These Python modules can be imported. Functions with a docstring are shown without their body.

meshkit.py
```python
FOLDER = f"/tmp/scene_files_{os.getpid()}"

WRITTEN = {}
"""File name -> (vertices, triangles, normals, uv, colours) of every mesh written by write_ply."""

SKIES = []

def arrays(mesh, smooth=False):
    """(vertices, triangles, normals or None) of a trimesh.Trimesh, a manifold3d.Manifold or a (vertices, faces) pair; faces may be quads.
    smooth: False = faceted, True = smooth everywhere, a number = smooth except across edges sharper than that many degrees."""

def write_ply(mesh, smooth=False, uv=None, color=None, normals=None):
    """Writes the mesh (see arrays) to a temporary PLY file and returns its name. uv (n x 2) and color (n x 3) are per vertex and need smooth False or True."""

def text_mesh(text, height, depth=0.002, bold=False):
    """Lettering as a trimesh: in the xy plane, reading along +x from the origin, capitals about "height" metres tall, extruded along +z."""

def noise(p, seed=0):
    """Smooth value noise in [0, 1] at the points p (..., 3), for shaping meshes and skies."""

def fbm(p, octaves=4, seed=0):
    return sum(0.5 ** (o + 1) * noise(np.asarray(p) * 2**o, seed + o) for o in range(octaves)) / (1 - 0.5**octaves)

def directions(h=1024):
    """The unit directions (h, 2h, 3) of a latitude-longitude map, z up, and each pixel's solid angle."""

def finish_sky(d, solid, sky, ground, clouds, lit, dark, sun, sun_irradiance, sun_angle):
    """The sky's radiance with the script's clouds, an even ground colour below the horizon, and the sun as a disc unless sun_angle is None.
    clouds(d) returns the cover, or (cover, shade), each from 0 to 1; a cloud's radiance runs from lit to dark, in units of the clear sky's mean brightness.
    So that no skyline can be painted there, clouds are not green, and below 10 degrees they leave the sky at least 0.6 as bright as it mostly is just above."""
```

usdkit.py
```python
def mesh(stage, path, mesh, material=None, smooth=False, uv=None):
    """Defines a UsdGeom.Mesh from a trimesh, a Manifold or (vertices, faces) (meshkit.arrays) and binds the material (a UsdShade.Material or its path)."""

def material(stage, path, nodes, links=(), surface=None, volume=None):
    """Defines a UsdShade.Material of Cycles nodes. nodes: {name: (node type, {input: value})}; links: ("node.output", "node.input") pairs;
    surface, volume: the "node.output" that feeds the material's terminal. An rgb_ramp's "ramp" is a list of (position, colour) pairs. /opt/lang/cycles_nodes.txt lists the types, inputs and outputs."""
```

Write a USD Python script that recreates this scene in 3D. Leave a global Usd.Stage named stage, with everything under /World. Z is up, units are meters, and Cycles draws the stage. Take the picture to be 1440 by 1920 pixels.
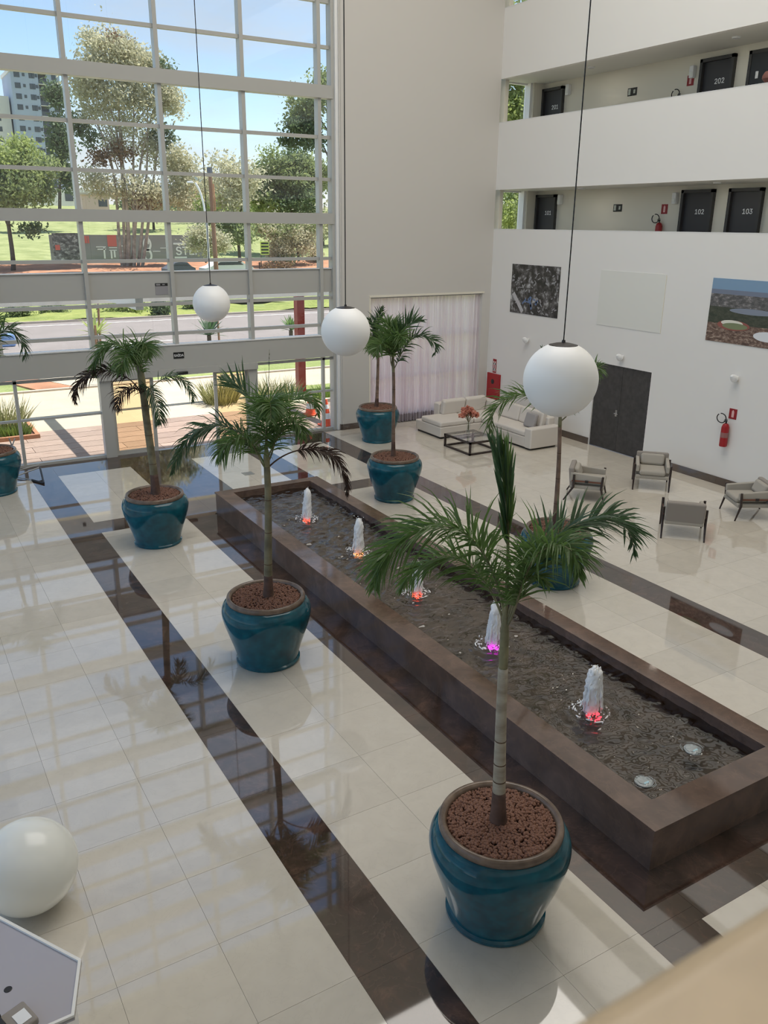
import math, random
import numpy as np, trimesh, usdkit, meshkit
from shapely.geometry import Polygon, box as sbox
from pxr import Usd, UsdGeom, UsdLux, UsdShade, Gf, Sdf

stage = Usd.Stage.CreateInMemory()
UsdGeom.SetStageUpAxis(stage, 'Z')
UsdGeom.Xform.Define(stage, '/World')
UsdGeom.Scope.Define(stage, '/World/Looks')

# ------------------------------------------------------------------ camera, sky, sun, added roof light, exposure
F_PX, EYE = 1559.07, 5.405
YAW, PITCH, ROLL = math.radians(30.91880), math.radians(19.12132), math.radians(0.58671)
cy_, sy_, cp_, sp_ = math.cos(YAW), math.sin(YAW), math.cos(PITCH), math.sin(PITCH)
_f = np.array([sy_ * cp_, cy_ * cp_, -sp_]); _r = np.array([cy_, -sy_, 0.0]); _u = np.cross(_r, _f)
RIGHT = _r * math.cos(ROLL) + _u * math.sin(ROLL); UP = _u * math.cos(ROLL) - _r * math.sin(ROLL); FWD = _f
CAM = np.array([0, 0, EYE])
cam = UsdGeom.Camera.Define(stage, '/World/camera')
cam.CreateHorizontalApertureAttr(36.0); cam.CreateVerticalApertureAttr(48.0)
cam.CreateFocalLengthAttr(36.0 * F_PX / 1440)
cam.CreateFStopAttr(16.0); cam.CreateFocusDistanceAttr(11.0)
cam.CreateClippingRangeAttr((0.03, 5000.0))
M4 = np.eye(4); M4[0, :3] = RIGHT; M4[1, :3] = UP; M4[2, :3] = -FWD; M4[3, :3] = CAM
cam.AddTransformOp().Set(Gf.Matrix4d(M4.tolist()))
cam.CreateExposureAttr(0.0)

mat = lambda name, nodes, links=(), surface='p.BSDF': usdkit.material(stage, '/World/Looks/' + name, nodes, links, surface=surface)

sky = UsdLux.DomeLight.Define(stage, '/World/sky')
sky_look = mat('sky_look', {
    'tc': ('texture_coordinate', {}), 'mp': ('mapping', {'scale': (1.0, 1.0, 3.2), 'location': (0.35, 0.1, 0.0)}),
    'n': ('noise_texture', {'scale': 2.6, 'detail': 8.0, 'roughness': 0.55}),
    'r': ('rgb_ramp', {'ramp': [(0.44, (0.0, 0.0, 0.0)), (0.70, (1, 1, 1))]}),
    'sep': ('separate_xyz', {}), 'lo': ('map_range', {'from_min': 0.02, 'from_max': 0.30, 'to_min': 1.0, 'to_max': 0.6, 'clamp': True}),
    'mul': ('math', {'math_type': 'multiply'}),
    's': ('sky_texture', {'sky_type': 'multiple_scattering', 'sun_disc': False, 'sun_elevation': math.radians(66), 'sun_rotation': math.radians(90), 'aerosol_density': 2.2}),
    'mx': ('mix_color', {'b': (8.2, 8.3, 8.5), 'use_clamp': False}), 'bg': ('background_shader', {'strength': 0.09})},
    [('tc.generated', 'mp.vector'), ('mp.vector', 'n.vector'), ('n.fac', 'r.fac'), ('tc.generated', 'sep.vector'), ('sep.z', 'lo.value'),
     ('r.color', 'mul.value1'), ('lo.result', 'mul.value2'), ('mul.value', 'mx.fac'), ('s.color', 'mx.a'), ('mx.result', 'bg.color')], 'bg.background')
UsdShade.MaterialBindingAPI.Apply(sky.GetPrim()).Bind(sky_look)

SUN_FROM = np.array([math.cos(math.radians(66)), -0.015, math.sin(math.radians(66))])   # sun high on the right, in the plane of the glass front
sun = UsdLux.DistantLight.Define(stage, '/World/sun')
sun.CreateIntensityAttr(1.95); sun.CreateAngleAttr(0.53); sun.CreateColorAttr(Gf.Vec3f(1.0, 0.955, 0.89))
_z = SUN_FROM / np.linalg.norm(SUN_FROM); _x = np.cross([0, 1, 0], _z); _x /= np.linalg.norm(_x); _y = np.cross(_z, _x)
UsdLux.LightAPI(sun).CreateNormalizeAttr(True)
S4 = np.eye(4); S4[0, :3] = _x; S4[1, :3] = _y; S4[2, :3] = _z
sun.AddTransformOp().Set(Gf.Matrix4d(S4.tolist()))

roof = UsdLux.RectLight.Define(stage, '/World/roof_light')        # added overhead area light, standing in for an unseen translucent roof
roof.CreateWidthAttr(13.0); roof.CreateHeightAttr(11.0); roof.CreateIntensityAttr(3.15); roof.CreateColorAttr(Gf.Vec3f(1.0, 0.955, 0.895))
roof.AddTranslateOp().Set((8.2, 10.0, 16.75))
UsdLux.LightAPI(roof).CreateNormalizeAttr(False)

# ------------------------------------------------------------------ helpers
USED = {}
def numbered(parent, name):
    k = USED.get((parent, name), 0); USED[(parent, name)] = k + 1
    return name if k == 0 else '%s_%03d' % (name, k)
def tag(p, label=None, cat=None, group=None, kind=None):
    p = p.GetPrim() if hasattr(p, 'GetPrim') else p
    for k, v in (('label', label), ('category', cat), ('group', group), ('kind', kind)):
        if v: p.SetCustomDataByKey(k, v)
    return p
def obj(name, mesh, m, parent=None, smooth=False, label=None, cat=None, group=None, kind=None):
    base = str(parent.GetPath()) if parent is not None else '/World'
    if isinstance(mesh, (list, tuple)) and len(mesh) and hasattr(mesh[0], 'faces'): mesh = trimesh.util.concatenate(list(mesh))
    g = usdkit.mesh(stage, base + '/' + numbered(base, name), mesh, m, smooth=smooth)
    return tag(g, label, cat, group, kind)
def thing(name, label=None, cat=None, loc=(0, 0, 0), rz=0.0, group=None, kind=None, parent=None):
    base = str(parent.GetPath()) if parent is not None else '/World'
    x = UsdGeom.Xform.Define(stage, base + '/' + numbered(base, name))
    x.AddTranslateOp().Set(tuple(float(v) for v in loc)); x.AddRotateZOp().Set(float(rz))
    return tag(x, label, cat, group, kind)
def dup(src, label, loc, rz=0.0, cat=None, group=None):
    was = src.GetCustomData()
    name = src.GetName().rstrip('0123456789').rstrip('_')
    r = thing(name, label, cat or was['category'], loc, rz, group or was.get('group'))
    r.GetReferences().AddInternalReference(src.GetPath()); r.SetInstanceable(True)
    return r
def B(x0, x1, y0, y1, z0, z1):
    m = trimesh.creation.box((abs(x1 - x0), abs(y1 - y0), abs(z1 - z0)))
    m.apply_translation(((x0 + x1) / 2, (y0 + y1) / 2, (z0 + z1) / 2)); return m
def RB(x0, x1, y0, y1, z0, z1, r=0.03, n=3):
    """a box with rounded edges"""
    c = trimesh.creation.icosphere(n - 1, r).vertices
    P = [c + np.array([x, y, z]) for x in (x0 + r, x1 - r) for y in (y0 + r, y1 - r) for z in (z0 + r, z1 - r)]
    return trimesh.convex.convex_hull(np.vstack(P))
def cyl(p0, p1, r0, r1=None, n=12):
    r1 = r0 if r1 is None else r1
    return tube([p0, p1], [r0, r1], n)
def tube(pts, rad, n=8, cap=True):
    p = np.asarray(pts, float); k = len(p); rad = np.broadcast_to(np.asarray(rad, float), (k,))
    t = np.gradient(p, axis=0); t /= np.linalg.norm(t, axis=1, keepdims=True) + 1e-12
    ref = np.array([0, 0, 1.0]) if abs(t[0, 2]) < 0.9 else np.array([1.0, 0, 0])
    v = []; a = np.cross(t[0], ref); a /= np.linalg.norm(a)
    for i in range(k):
        a = a - t[i] * (a @ t[i]); a /= np.linalg.norm(a) + 1e-12; b = np.cross(t[i], a)
        th = np.arange(n) * 2 * math.pi / n
        v.append(p[i] + rad[i] * (np.cos(th)[:, None] * a + np.sin(th)[:, None] * b))
    v = np.vstack(v); f = []
    for i in range(k - 1):
        for j in range(n):
            q = [i * n + j, i * n + (j + 1) % n, (i + 1) * n + (j + 1) % n, (i + 1) * n + j]
            f += [[q[0], q[1], q[2]], [q[0], q[2], q[3]]]
    if cap:
        v = np.vstack([v, p[0], p[-1]]); c0, c1 = len(v) - 2, len(v) - 1
        for j in range(n):
            f += [[c0, (j + 1) % n, j], [c1, (k - 1) * n + j, (k - 1) * n + (j + 1) % n]]
    return trimesh.Trimesh(v, np.array(f), process=False)
def lathe(profile, n=48, c=(0, 0, 0)):
    m = trimesh.creation.revolve(np.array(profile, float), sections=n); m.apply_translation(c); return m
def prism(pts, z0, z1):
    m = trimesh.creation.extrude_polygon(Polygon(pts), z1 - z0, engine='earcut'); m.apply_translation((0, 0, z0)); return m
def moved(m, R=None, t=(0, 0, 0)):
    m = m.copy()
    if R is not None: m.apply_transform(R)
    m.apply_translation(t); return m
RZ = lambda a: trimesh.transformations.rotation_matrix(a, [0, 0, 1])
RX = lambda a: trimesh.transformations.rotation_matrix(a, [1, 0, 0])
RY = lambda a: trimesh.transformations.rotation_matrix(a, [0, 1, 0])
def spline(pts, n):
    from scipy.interpolate import CubicSpline
    p = np.asarray(pts, float); d = np.r_[0, np.cumsum(np.linalg.norm(np.diff(p, axis=0), axis=1))]
    return CubicSpline(d / d[-1], p)(np.linspace(0, 1, n))
# survey helpers used while measuring: where a line of sight meets an upright plane y = Y, the ground, or the plane of a trunk
def ray(px, py): return FWD + RIGHT * (px - 720) / F_PX - UP * (py - 960) / F_PX
def at(px, py, Y): d = ray(px, py); return CAM + d * Y / d[1]
def at_trunk(px, py, b, off=0.0):
    n = np.array([b[0], b[1], 0.0]); n /= np.linalg.norm(n); d = ray(px, py)
    return CAM + d * ((np.hypot(b[0], b[1]) + off) / (n @ d))
def wall_text(text, h, depth=0.004, bold=True):
    """lettering standing upright in the xz plane, reading along +x, facing -y"""
    m = meshkit.text_mesh(text, h, depth, bold); m.apply_transform(RX(math.pi / 2)); return m

# ------------------------------------------------------------------ materials
def plain(name, col, rough=0.6, metal=0.0, spec=0.5, bump=0.0, scale=40.0, coat=0.0, var=0.0, vscale=2.0):
    n = {'p': ('principled_bsdf', {'base_color': col, 'roughness': rough, 'metallic': metal, 'specular_ior_level': spec, 'coat_weight': coat})}; l = []
    if bump or var:
        n['g'] = ('geometry', {})
    if bump:
        n['b'] = ('noise_texture', {'scale': scale, 'detail': 4.0}); n['bp'] = ('bump', {'strength': bump, 'distance': 0.01})
        l += [('g.position', 'b.vector'), ('b.fac', 'bp.height'), ('bp.normal', 'p.normal')]
    if var:
        n['v'] = ('noise_texture', {'scale': vscale, 'detail': 4.0})
        lo, hi = tuple(c * (1 - var) for c in col), tuple(min(1, c * (1 + var)) for c in col)
        n['r'] = ('rgb_ramp', {'ramp': [(0.3, lo), (0.7, hi)]}); l += [('g.position', 'v.vector'), ('v.fac', 'r.fac'), ('r.color', 'p.base_color')]
    return mat(name, n, l)

M = {}
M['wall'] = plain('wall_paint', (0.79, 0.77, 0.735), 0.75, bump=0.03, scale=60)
M['end_wall'] = plain('greige_wall_paint', (0.60, 0.575, 0.535), 0.75, bump=0.03, scale=60)  # white wall paint darkened: the end wall's shade is put into the colour
M['corridor_wall'] = plain('corridor_paint', (0.78, 0.735, 0.62), 0.8)
M['corridor_ceiling'] = plain('corridor_ceiling_paint', (0.72, 0.71, 0.66), 0.8)
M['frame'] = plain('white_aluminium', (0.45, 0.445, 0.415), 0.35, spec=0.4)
M['door_dark'] = plain('dark_wood_laminate', (0.050, 0.046, 0.044), 0.5, var=0.25, vscale=9)
M['door_grey'] = plain('grey_door_laminate', (0.042, 0.040, 0.043), 0.5)
M['door_frame'] = plain('black_door_frame', (0.045, 0.043, 0.042), 0.5)
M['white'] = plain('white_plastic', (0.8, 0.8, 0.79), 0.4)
M['black'] = plain('black_plastic', (0.012, 0.012, 0.013), 0.4)
M['dark_metal'] = plain('dark_metal', (0.03, 0.026, 0.024), 0.4, metal=0.3)
M['steel'] = plain('brushed_steel', (0.6, 0.6, 0.6), 0.25, metal=1.0)
M['aluminium'] = plain('grey_aluminium', (0.45, 0.46, 0.46), 0.35, metal=0.8)
M['red'] = plain('red_enamel', (0.35, 0.012, 0.015), 0.35)
M['sign_red'] = plain('sign_red', (0.28, 0.010, 0.015), 0.5)
M['sign_black'] = plain('sign_black', (0.008, 0.009, 0.008), 0.5)
M['brass'] = plain('brass', (0.75, 0.6, 0.3), 0.3, metal=1.0)
M['chair_fabric'] = plain('grey_beige_fabric', (0.40, 0.37, 0.32), 0.9, spec=0.2, bump=0.15, scale=300)
M['chair_back'] = plain('taupe_fabric', (0.30, 0.27, 0.24), 0.9, spec=0.2, bump=0.15, scale=300)
M['sofa_fabric'] = plain('cream_leatherette', (0.66, 0.61, 0.55), 0.55, bump=0.1, scale=120)
M['dark_wood'] = plain('dark_stained_wood', (0.035, 0.022, 0.018), 0.35, var=0.3, vscale=20)
M['strap'] = plain('brown_strap', (0.16, 0.06, 0.035), 0.6)
M['globe'] = mat('opal_globe', {'p': ('principled_bsdf', {'base_color': (0.95, 0.945, 0.925), 'roughness': 0.42})})
M['globe_gloss'] = plain('glossy_opal', (0.80, 0.81, 0.76), 0.2)
M['cable'] = plain('black_cable', (0.01, 0.01, 0.01), 0.5)
M['desk'] = plain('white_gloss_laminate', (0.42, 0.40, 0.43), 0.10)
M['desk_edge'] = plain('cream_edge', (0.80, 0.78, 0.73), 0.3)
M['travertine'] = plain('beige_travertine', (0.62, 0.47, 0.30), 0.35, var=0.22, vscale=14)
M['soil'] = plain('potting_soil', (0.10, 0.045, 0.028), 0.95, bump=0.6, scale=60)
M['pot_rim'] = plain('brown_glazed_rim', (0.15, 0.105, 0.075), 0.2, var=0.35, vscale=9)
M['spear'] = plain('dark_green_spear', (0.028, 0.062, 0.030), 0.45, var=0.3, vscale=12)
M['cone_orange'] = plain('cone_orange', (0.85, 0.11, 0.04), 0.5)
M['asphalt'] = plain('pale_asphalt', (0.255, 0.222, 0.207), 0.9, bump=0.3, scale=80, var=0.08, vscale=0.5)
M['road_paint'] = plain('road_paint', (0.75, 0.72, 0.66), 0.7)
M['concrete'] = plain('pale_concrete', (0.52, 0.45, 0.33), 0.9, var=0.06, vscale=1.2)
M['kerb'] = plain('kerb_stone', (0.50, 0.42, 0.34), 0.9)
M['earth'] = plain('red_earth', (0.42, 0.20, 0.11), 0.95, bump=0.6, scale=6, var=0.3, vscale=0.6)
M['red_column'] = plain('red_column_paint', (0.24, 0.022, 0.018), 0.5)
M['block_blue'] = plain('apartment_render', (0.38, 0.43, 0.52), 0.85, var=0.06, vscale=0.2)  # bluish shade of the sunless front, put into the wall colour
M['block_cream'] = plain('apartment_cream', (0.72, 0.68, 0.62), 0.85)
M['block_dark'] = plain('apartment_dark', (0.12, 0.13, 0.16), 0.6)
M['window_dark'] = plain('dark_window_glass', (0.06, 0.07, 0.08), 0.12)
M['shed'] = plain('grey_shed', (0.30, 0.33, 0.37), 0.7)
M['pink_wall'] = plain('pink_rendered_wall', (0.62, 0.45, 0.38), 0.9)
M['bark'] = plain('pale_bark', (0.36, 0.29, 0.23), 0.9, bump=0.5, scale=12, var=0.35, vscale=2.5)
M['bark_dark'] = plain('dark_bark', (0.085, 0.065, 0.05), 0.95, bump=0.5, scale=12)
M['pole_wood'] = plain('brown_pole', (0.24, 0.13, 0.08), 0.85)
M['terracotta'] = plain('terracotta', (0.16, 0.06, 0.045), 0.7)
M['blue'] = plain('blue_paint', (0.20, 0.33, 0.60), 0.4)
M['banner_grey'] = plain('banner_grey', (0.27, 0.265, 0.27), 0.7)
M['banner_red'] = plain('banner_red', (0.62, 0.14, 0.12), 0.7)
M['banner_white'] = plain('banner_white', (0.78, 0.78, 0.78), 0.7)
M['yellow_sign'] = plain('yellow_green_sign', (0.60, 0.68, 0.12), 0.6)
M['grey_sign'] = plain('grey_sign_face', (0.30, 0.29, 0.30), 0.6)

# cream marble tiles and dark brown granite, both polished
def stone(name, stops, vein, vein_amt, rough, ior, scale=3.0, speck=None):
    n = {'g': ('geometry', {}), 'o': ('object_info', {}),
         'n1': ('noise_texture', {'scale': scale, 'detail': 8.0, 'roughness': 0.62, 'distortion': 0.6}), 'r1': ('rgb_ramp', {'ramp': stops}),
         'n2': ('noise_texture', {'scale': scale * 0.6, 'detail': 6.0, 'roughness': 0.6, 'distortion': 1.6}),
         'v': ('rgb_ramp', {'ramp': [(0.485, (0, 0, 0)), (0.5, (vein_amt,) * 3), (0.515, (0, 0, 0))]}),
         'mx': ('mix_color', {'b': vein}), 'tone': ('map_range', {'to_min': 0.93, 'to_max': 1.05}), 'tm': ('mix_color', {'blend_type': 'multiply', 'fac': 1.0}), 'tc': ('combine_color', {}),
         'p': ('principled_bsdf', {'roughness': rough, 'ior': ior})}
    l = [('g.position', 'n1.vector'), ('g.position', 'n2.vector'), ('n1.fac', 'r1.fac'), ('n2.fac', 'v.fac'), ('v.color', 'mx.fac'), ('r1.color', 'mx.a'),
         ('o.random', 'tone.value'), ('tone.result', 'tc.r'), ('tone.result', 'tc.g'), ('tone.result', 'tc.b'), ('mx.result', 'tm.a'), ('tc.color', 'tm.b'), ('tm.result', 'p.base_color')]
    return mat(name, n, l)
M['cream'] = stone('cream_marble', [(0.30, (0.595, 0.545, 0.465)), (0.55, (0.63, 0.577, 0.49)), (0.72, (0.65, 0.60, 0.515))], (0.42, 0.38, 0.31), 0.12, 0.03, 2.0, 4.5)
M['granite'] = stone('brown_granite', [(0.30, (0.032, 0.021, 0.016)), (0.55, (0.062, 0.038, 0.029)), (0.75, (0.12, 0.068, 0.048))], (0.22, 0.125, 0.085), 0.14, 0.03, 2.05, 3.2)
M['granite_honed'] = stone('fountain_granite', [(0.30, (0.092, 0.058, 0.044)), (0.55, (0.140, 0.090, 0.069)), (0.75, (0.20, 0.125, 0.094))], (0.26, 0.16, 0.11), 0.2, 0.07, 1.65, 3.2)
M['grout'] = plain('grout', (0.20, 0.185, 0.16), 0.9)

M['pot'] = mat('teal_glaze', {'g': ('geometry', {}), 'n': ('noise_texture', {'scale': 7.0, 'detail': 5.0}),
    'r': ('rgb_ramp', {'ramp': [(0.3, (0.003, 0.052, 0.074)), (0.6, (0.006, 0.086, 0.118)), (0.8, (0.012, 0.13, 0.165))]}),
    'p': ('principled_bsdf', {'roughness': 0.08, 'ior': 1.45})}, [('g.position', 'n.vector'), ('n.fac', 'r.fac'), ('r.color', 'p.base_color')])
def pebble_mat():
    return mat('clay_pebbles', {'g': ('geometry', {}), 'r': ('rgb_ramp', {'ramp': [(0.0, (0.20, 0.095, 0.060)), (0.5, (0.36, 0.20, 0.135)), (1.0, (0.52, 0.33, 0.235))]}),
        'p': ('principled_bsdf', {'roughness': 0.75})}, [('g.random_per_island', 'r.fac'), ('r.color', 'p.base_color')])
M['pebble'] = pebble_mat()
def leaf_mat(name, lo, hi, trans=0.35, rough=0.5, tr_boost=1.6):
    return mat(name, {'g': ('geometry', {}), 'r': ('rgb_ramp', {'ramp': [(0.0, lo), (1.0, hi)]}), 'p': ('principled_bsdf', {'roughness': rough, 'specular_ior_level': 0.4}),
        'hs': ('hsv', {'value': tr_boost, 'saturation': 1.1}), 't': ('translucent_bsdf', {}), 'm': ('mix_closure', {'fac': trans})},
        [('g.random_per_island', 'r.fac'), ('r.color', 'p.base_color'), ('r.color', 'hs.color'), ('hs.color', 't.color'), ('p.BSDF', 'm.closure1'), ('t.BSDF', 'm.closure2')], 'm.closure')
M['palm'] = leaf_mat('palm_leaf', (0.10, 0.165, 0.055), (0.28, 0.36, 0.13), 0.4, 0.4)
M['palm_dark'] = leaf_mat('palm_leaf_dark', (0.060, 0.105, 0.052), (0.14, 0.21, 0.10), 0.35, 0.4)
M['palm_brown'] = leaf_mat('palm_leaf_dry', (0.05, 0.030, 0.022), (0.15, 0.095, 0.06), 0.25, 0.6)
M['eucalypt'] = leaf_mat('eucalypt_leaf', (0.55, 0.53, 0.38), (0.85, 0.81, 0.62), 0.5, 0.6, 1.1)
M['green_leaf'] = leaf_mat('green_leaf', (0.27, 0.32, 0.15), (0.56, 0.60, 0.32), 0.45, 0.6, 1.2)
M['bright_leaf'] = leaf_mat('bright_leaf', (0.36, 0.42, 0.16), (0.66, 0.68, 0.34), 0.45, 0.6, 1.15)
M['dark_leaf'] = leaf_mat('dark_leaf', (0.12, 0.165, 0.09), (0.32, 0.38, 0.22), 0.4, 0.6, 1.3)
M['russet_leaf'] = leaf_mat('russet_leaf', (0.24, 0.15, 0.09), (0.42, 0.28, 0.17), 0.35, 0.7, 1.2)
M['straw'] = leaf_mat('straw_grass', (0.30, 0.30, 0.14), (0.55, 0.52, 0.30), 0.4, 0.7, 1.2)
M['blade'] = leaf_mat('grass_blade', (0.17, 0.24, 0.06), (0.33, 0.40, 0.13), 0.4, 0.7, 1.2)
M['petal'] = leaf_mat('coral_petal', (0.72, 0.36, 0.27), (0.95, 0.68, 0.56), 0.35, 0.6, 1.1)
M['trunk'] = mat('palm_trunk', {'g': ('geometry', {}), 'mp': ('mapping', {'scale': (3.0, 3.0, 9.0)}), 'n': ('noise_texture', {'scale': 1.6, 'detail': 4.0}),
    'r': ('rgb_ramp', {'ramp': [(0.3, (0.25, 0.21, 0.155)), (0.55, (0.37, 0.325, 0.25)), (0.75, (0.47, 0.425, 0.345))]}), 'p': ('principled_bsdf', {'roughness': 0.6})},
    [('g.position', 'mp.vector'), ('mp.vector', 'n.vector'), ('n.fac', 'r.fac'), ('r.color', 'p.base_color')])
M['trunk_olive'] = plain('olive_palm_trunk', (0.165, 0.145, 0.085), 0.6, var=0.4, vscale=7)
M['trunk_brown'] = plain('brown_palm_trunk', (0.21, 0.135, 0.095), 0.6, var=0.35, vscale=7)
M['trunk_base'] = plain('palm_trunk_base', (0.10, 0.055, 0.04), 0.75, var=0.4, vscale=10)
M['trunk_ring'] = plain('palm_trunk_ring', (0.09, 0.05, 0.025), 0.7)
M['shaft'] = plain('palm_crownshaft', (0.19, 0.175, 0.095), 0.55, var=0.35, vscale=8)
def turf(name, lo, hi, sc):
    return mat(name, {'g': ('geometry', {}), 'n': ('noise_texture', {'scale': sc, 'detail': 8.0, 'roughness': 0.7}), 'r': ('rgb_ramp', {'ramp': [(0.3, lo), (0.7, hi)]}),
        'n2': ('noise_texture', {'scale': sc * 9, 'detail': 3.0}), 'b': ('bump', {'strength': 0.6, 'distance': 0.05}), 'p': ('principled_bsdf', {'roughness': 0.95, 'specular_ior_level': 0.1})},
        [('g.position', 'n.vector'), ('n.fac', 'r.fac'), ('r.color', 'p.base_color'), ('g.position', 'n2.vector'), ('n2.fac', 'b.height'), ('b.normal', 'p.normal')])
M['lawn'] = turf('lawn', (0.20, 0.25, 0.085), (0.32, 0.36, 0.15), 1.2)
M['hill'] = turf('hillside_grass', (0.19, 0.23, 0.085), (0.38, 0.40, 0.19), 0.45)
M['verge'] = turf('verge_grass', (0.15, 0.20, 0.055), (0.36, 0.38, 0.13), 0.7)
M['deck'] = mat('deck_wood', {'g': ('geometry', {}), 'o': ('object_info', {}), 'mp': ('mapping', {'scale': (1.2, 14.0, 1.0)}), 'n': ('noise_texture', {'scale': 2.0, 'detail': 5.0}),
    'r': ('rgb_ramp', {'ramp': [(0.3, (0.27, 0.19, 0.145)), (0.7, (0.40, 0.30, 0.245))]}), 'mr': ('map_range', {'to_min': 0.85, 'to_max': 1.1}), 'tc': ('combine_color', {}),
    'tm': ('mix_color', {'blend_type': 'multiply', 'fac': 1.0}), 'p': ('principled_bsdf', {'roughness': 0.7})},
    [('g.position', 'mp.vector'), ('mp.vector', 'n.vector'), ('n.fac', 'r.fac'), ('o.random', 'mr.value'), ('mr.result', 'tc.r'), ('mr.result', 'tc.g'), ('mr.result', 'tc.b'),
     ('r.color', 'tm.a'), ('tc.color', 'tm.b'), ('tm.result', 'p.base_color')])
def pane_mat(name, tint, f0):
    # thin sheet: clear, with a Schlick reflection that is the same from both sides
    return mat(name, {'t': ('transparent_bsdf', {'color': tint}), 'g': ('glossy_bsdf', {'color': (1, 1, 1), 'roughness': 0.0}), 'lw': ('layer_weight', {'blend': 0.5}),
        'pw': ('math', {'math_type': 'power', 'value2': 5.0}), 'ma': ('math', {'math_type': 'multiply_add', 'value2': 1 - f0, 'value3': f0}), 'm': ('mix_closure', {})},
        [('lw.facing', 'pw.value1'), ('pw.value', 'ma.value1'), ('ma.value', 'm.fac'), ('t.BSDF', 'm.closure1'), ('g.BSDF', 'm.closure2')], 'm.closure')
M['glass'] = pane_mat('window_glass', (0.965, 0.975, 0.97), 0.035)
M['bronze_glass'] = pane_mat('bronze_tinted_glass', (0.95, 0.87, 0.74), 0.04)
M['table_glass'] = pane_mat('table_glass', (0.95, 0.96, 0.95), 0.04)
M['sheer'] = mat('sheer_curtain', {'t': ('transparent_bsdf', {'color': (0.9, 0.87, 0.9)}), 'd': ('diffuse_bsdf', {'color': (0.78, 0.72, 0.75)}), 'tr': ('translucent_bsdf', {'color': (0.97, 0.91, 0.94)}),
    'm1': ('mix_closure', {'fac': 0.70}), 'm2': ('mix_closure', {'fac': 0.02})},
    [('d.BSDF', 'm1.closure1'), ('tr.BSDF', 'm1.closure2'), ('m1.closure', 'm2.closure1'), ('t.BSDF', 'm2.closure2')], 'm2.closure')
M['water'] = mat('fountain_water', {'t': ('transparent_bsdf', {'color': (0.72, 0.70, 0.67)}), 'g': ('glossy_bsdf', {'color': (1, 1, 1), 'roughness': 0.03}), 'f': ('fresnel', {'IOR': 1.75}),
    'm': ('mix_closure', {})}, [('f.fac', 'm.fac'), ('t.BSDF', 'm.closure1'), ('g.BSDF', 'm.closure2')], 'm.closure')
M['bubbles'] = plain('bubbling_water', (0.40, 0.43, 0.43), 0.15)
M['basin'] = plain('basin_stone', (0.13, 0.10, 0.08), 0.6, var=0.6, vscale=4.5)
M['foam'] = plain('white_water', (0.97, 0.975, 0.98), 0.3)
def glow(name, col, s):
    return mat(name, {'e': ('emission', {'color': col, 'strength': s})}, [], 'e.emission')
M['glow_red'] = glow('lamp_red', (1.0, 0.10, 0.06), 2.2)
M['glow_pink'] = glow('lamp_pinkish_red', (1.0, 0.07, 0.10), 2.0)
M['glow_amber'] = glow('lamp_amber', (1.0, 0.32, 0.12), 2.2)
M['glow_magenta'] = glow('lamp_magenta', (0.9, 0.06, 0.85), 2.2)
M['glow_white'] = glow('lamp_cold_white', (0.6, 0.85, 0.9), 0.5)

# ------------------------------------------------------------------ room dimensions (metres)
YF, XR, YW, XL, YB, ZC = 20.15, 15.46, 19.89, -3.08, -2.6, 16.8
XG = 10.46                       # where the glass front ends and the white wall starts
XC = 17.0                        # back wall of the corridors
FLOORS = [4.19, 6.94, 9.69, 12.44]

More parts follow.
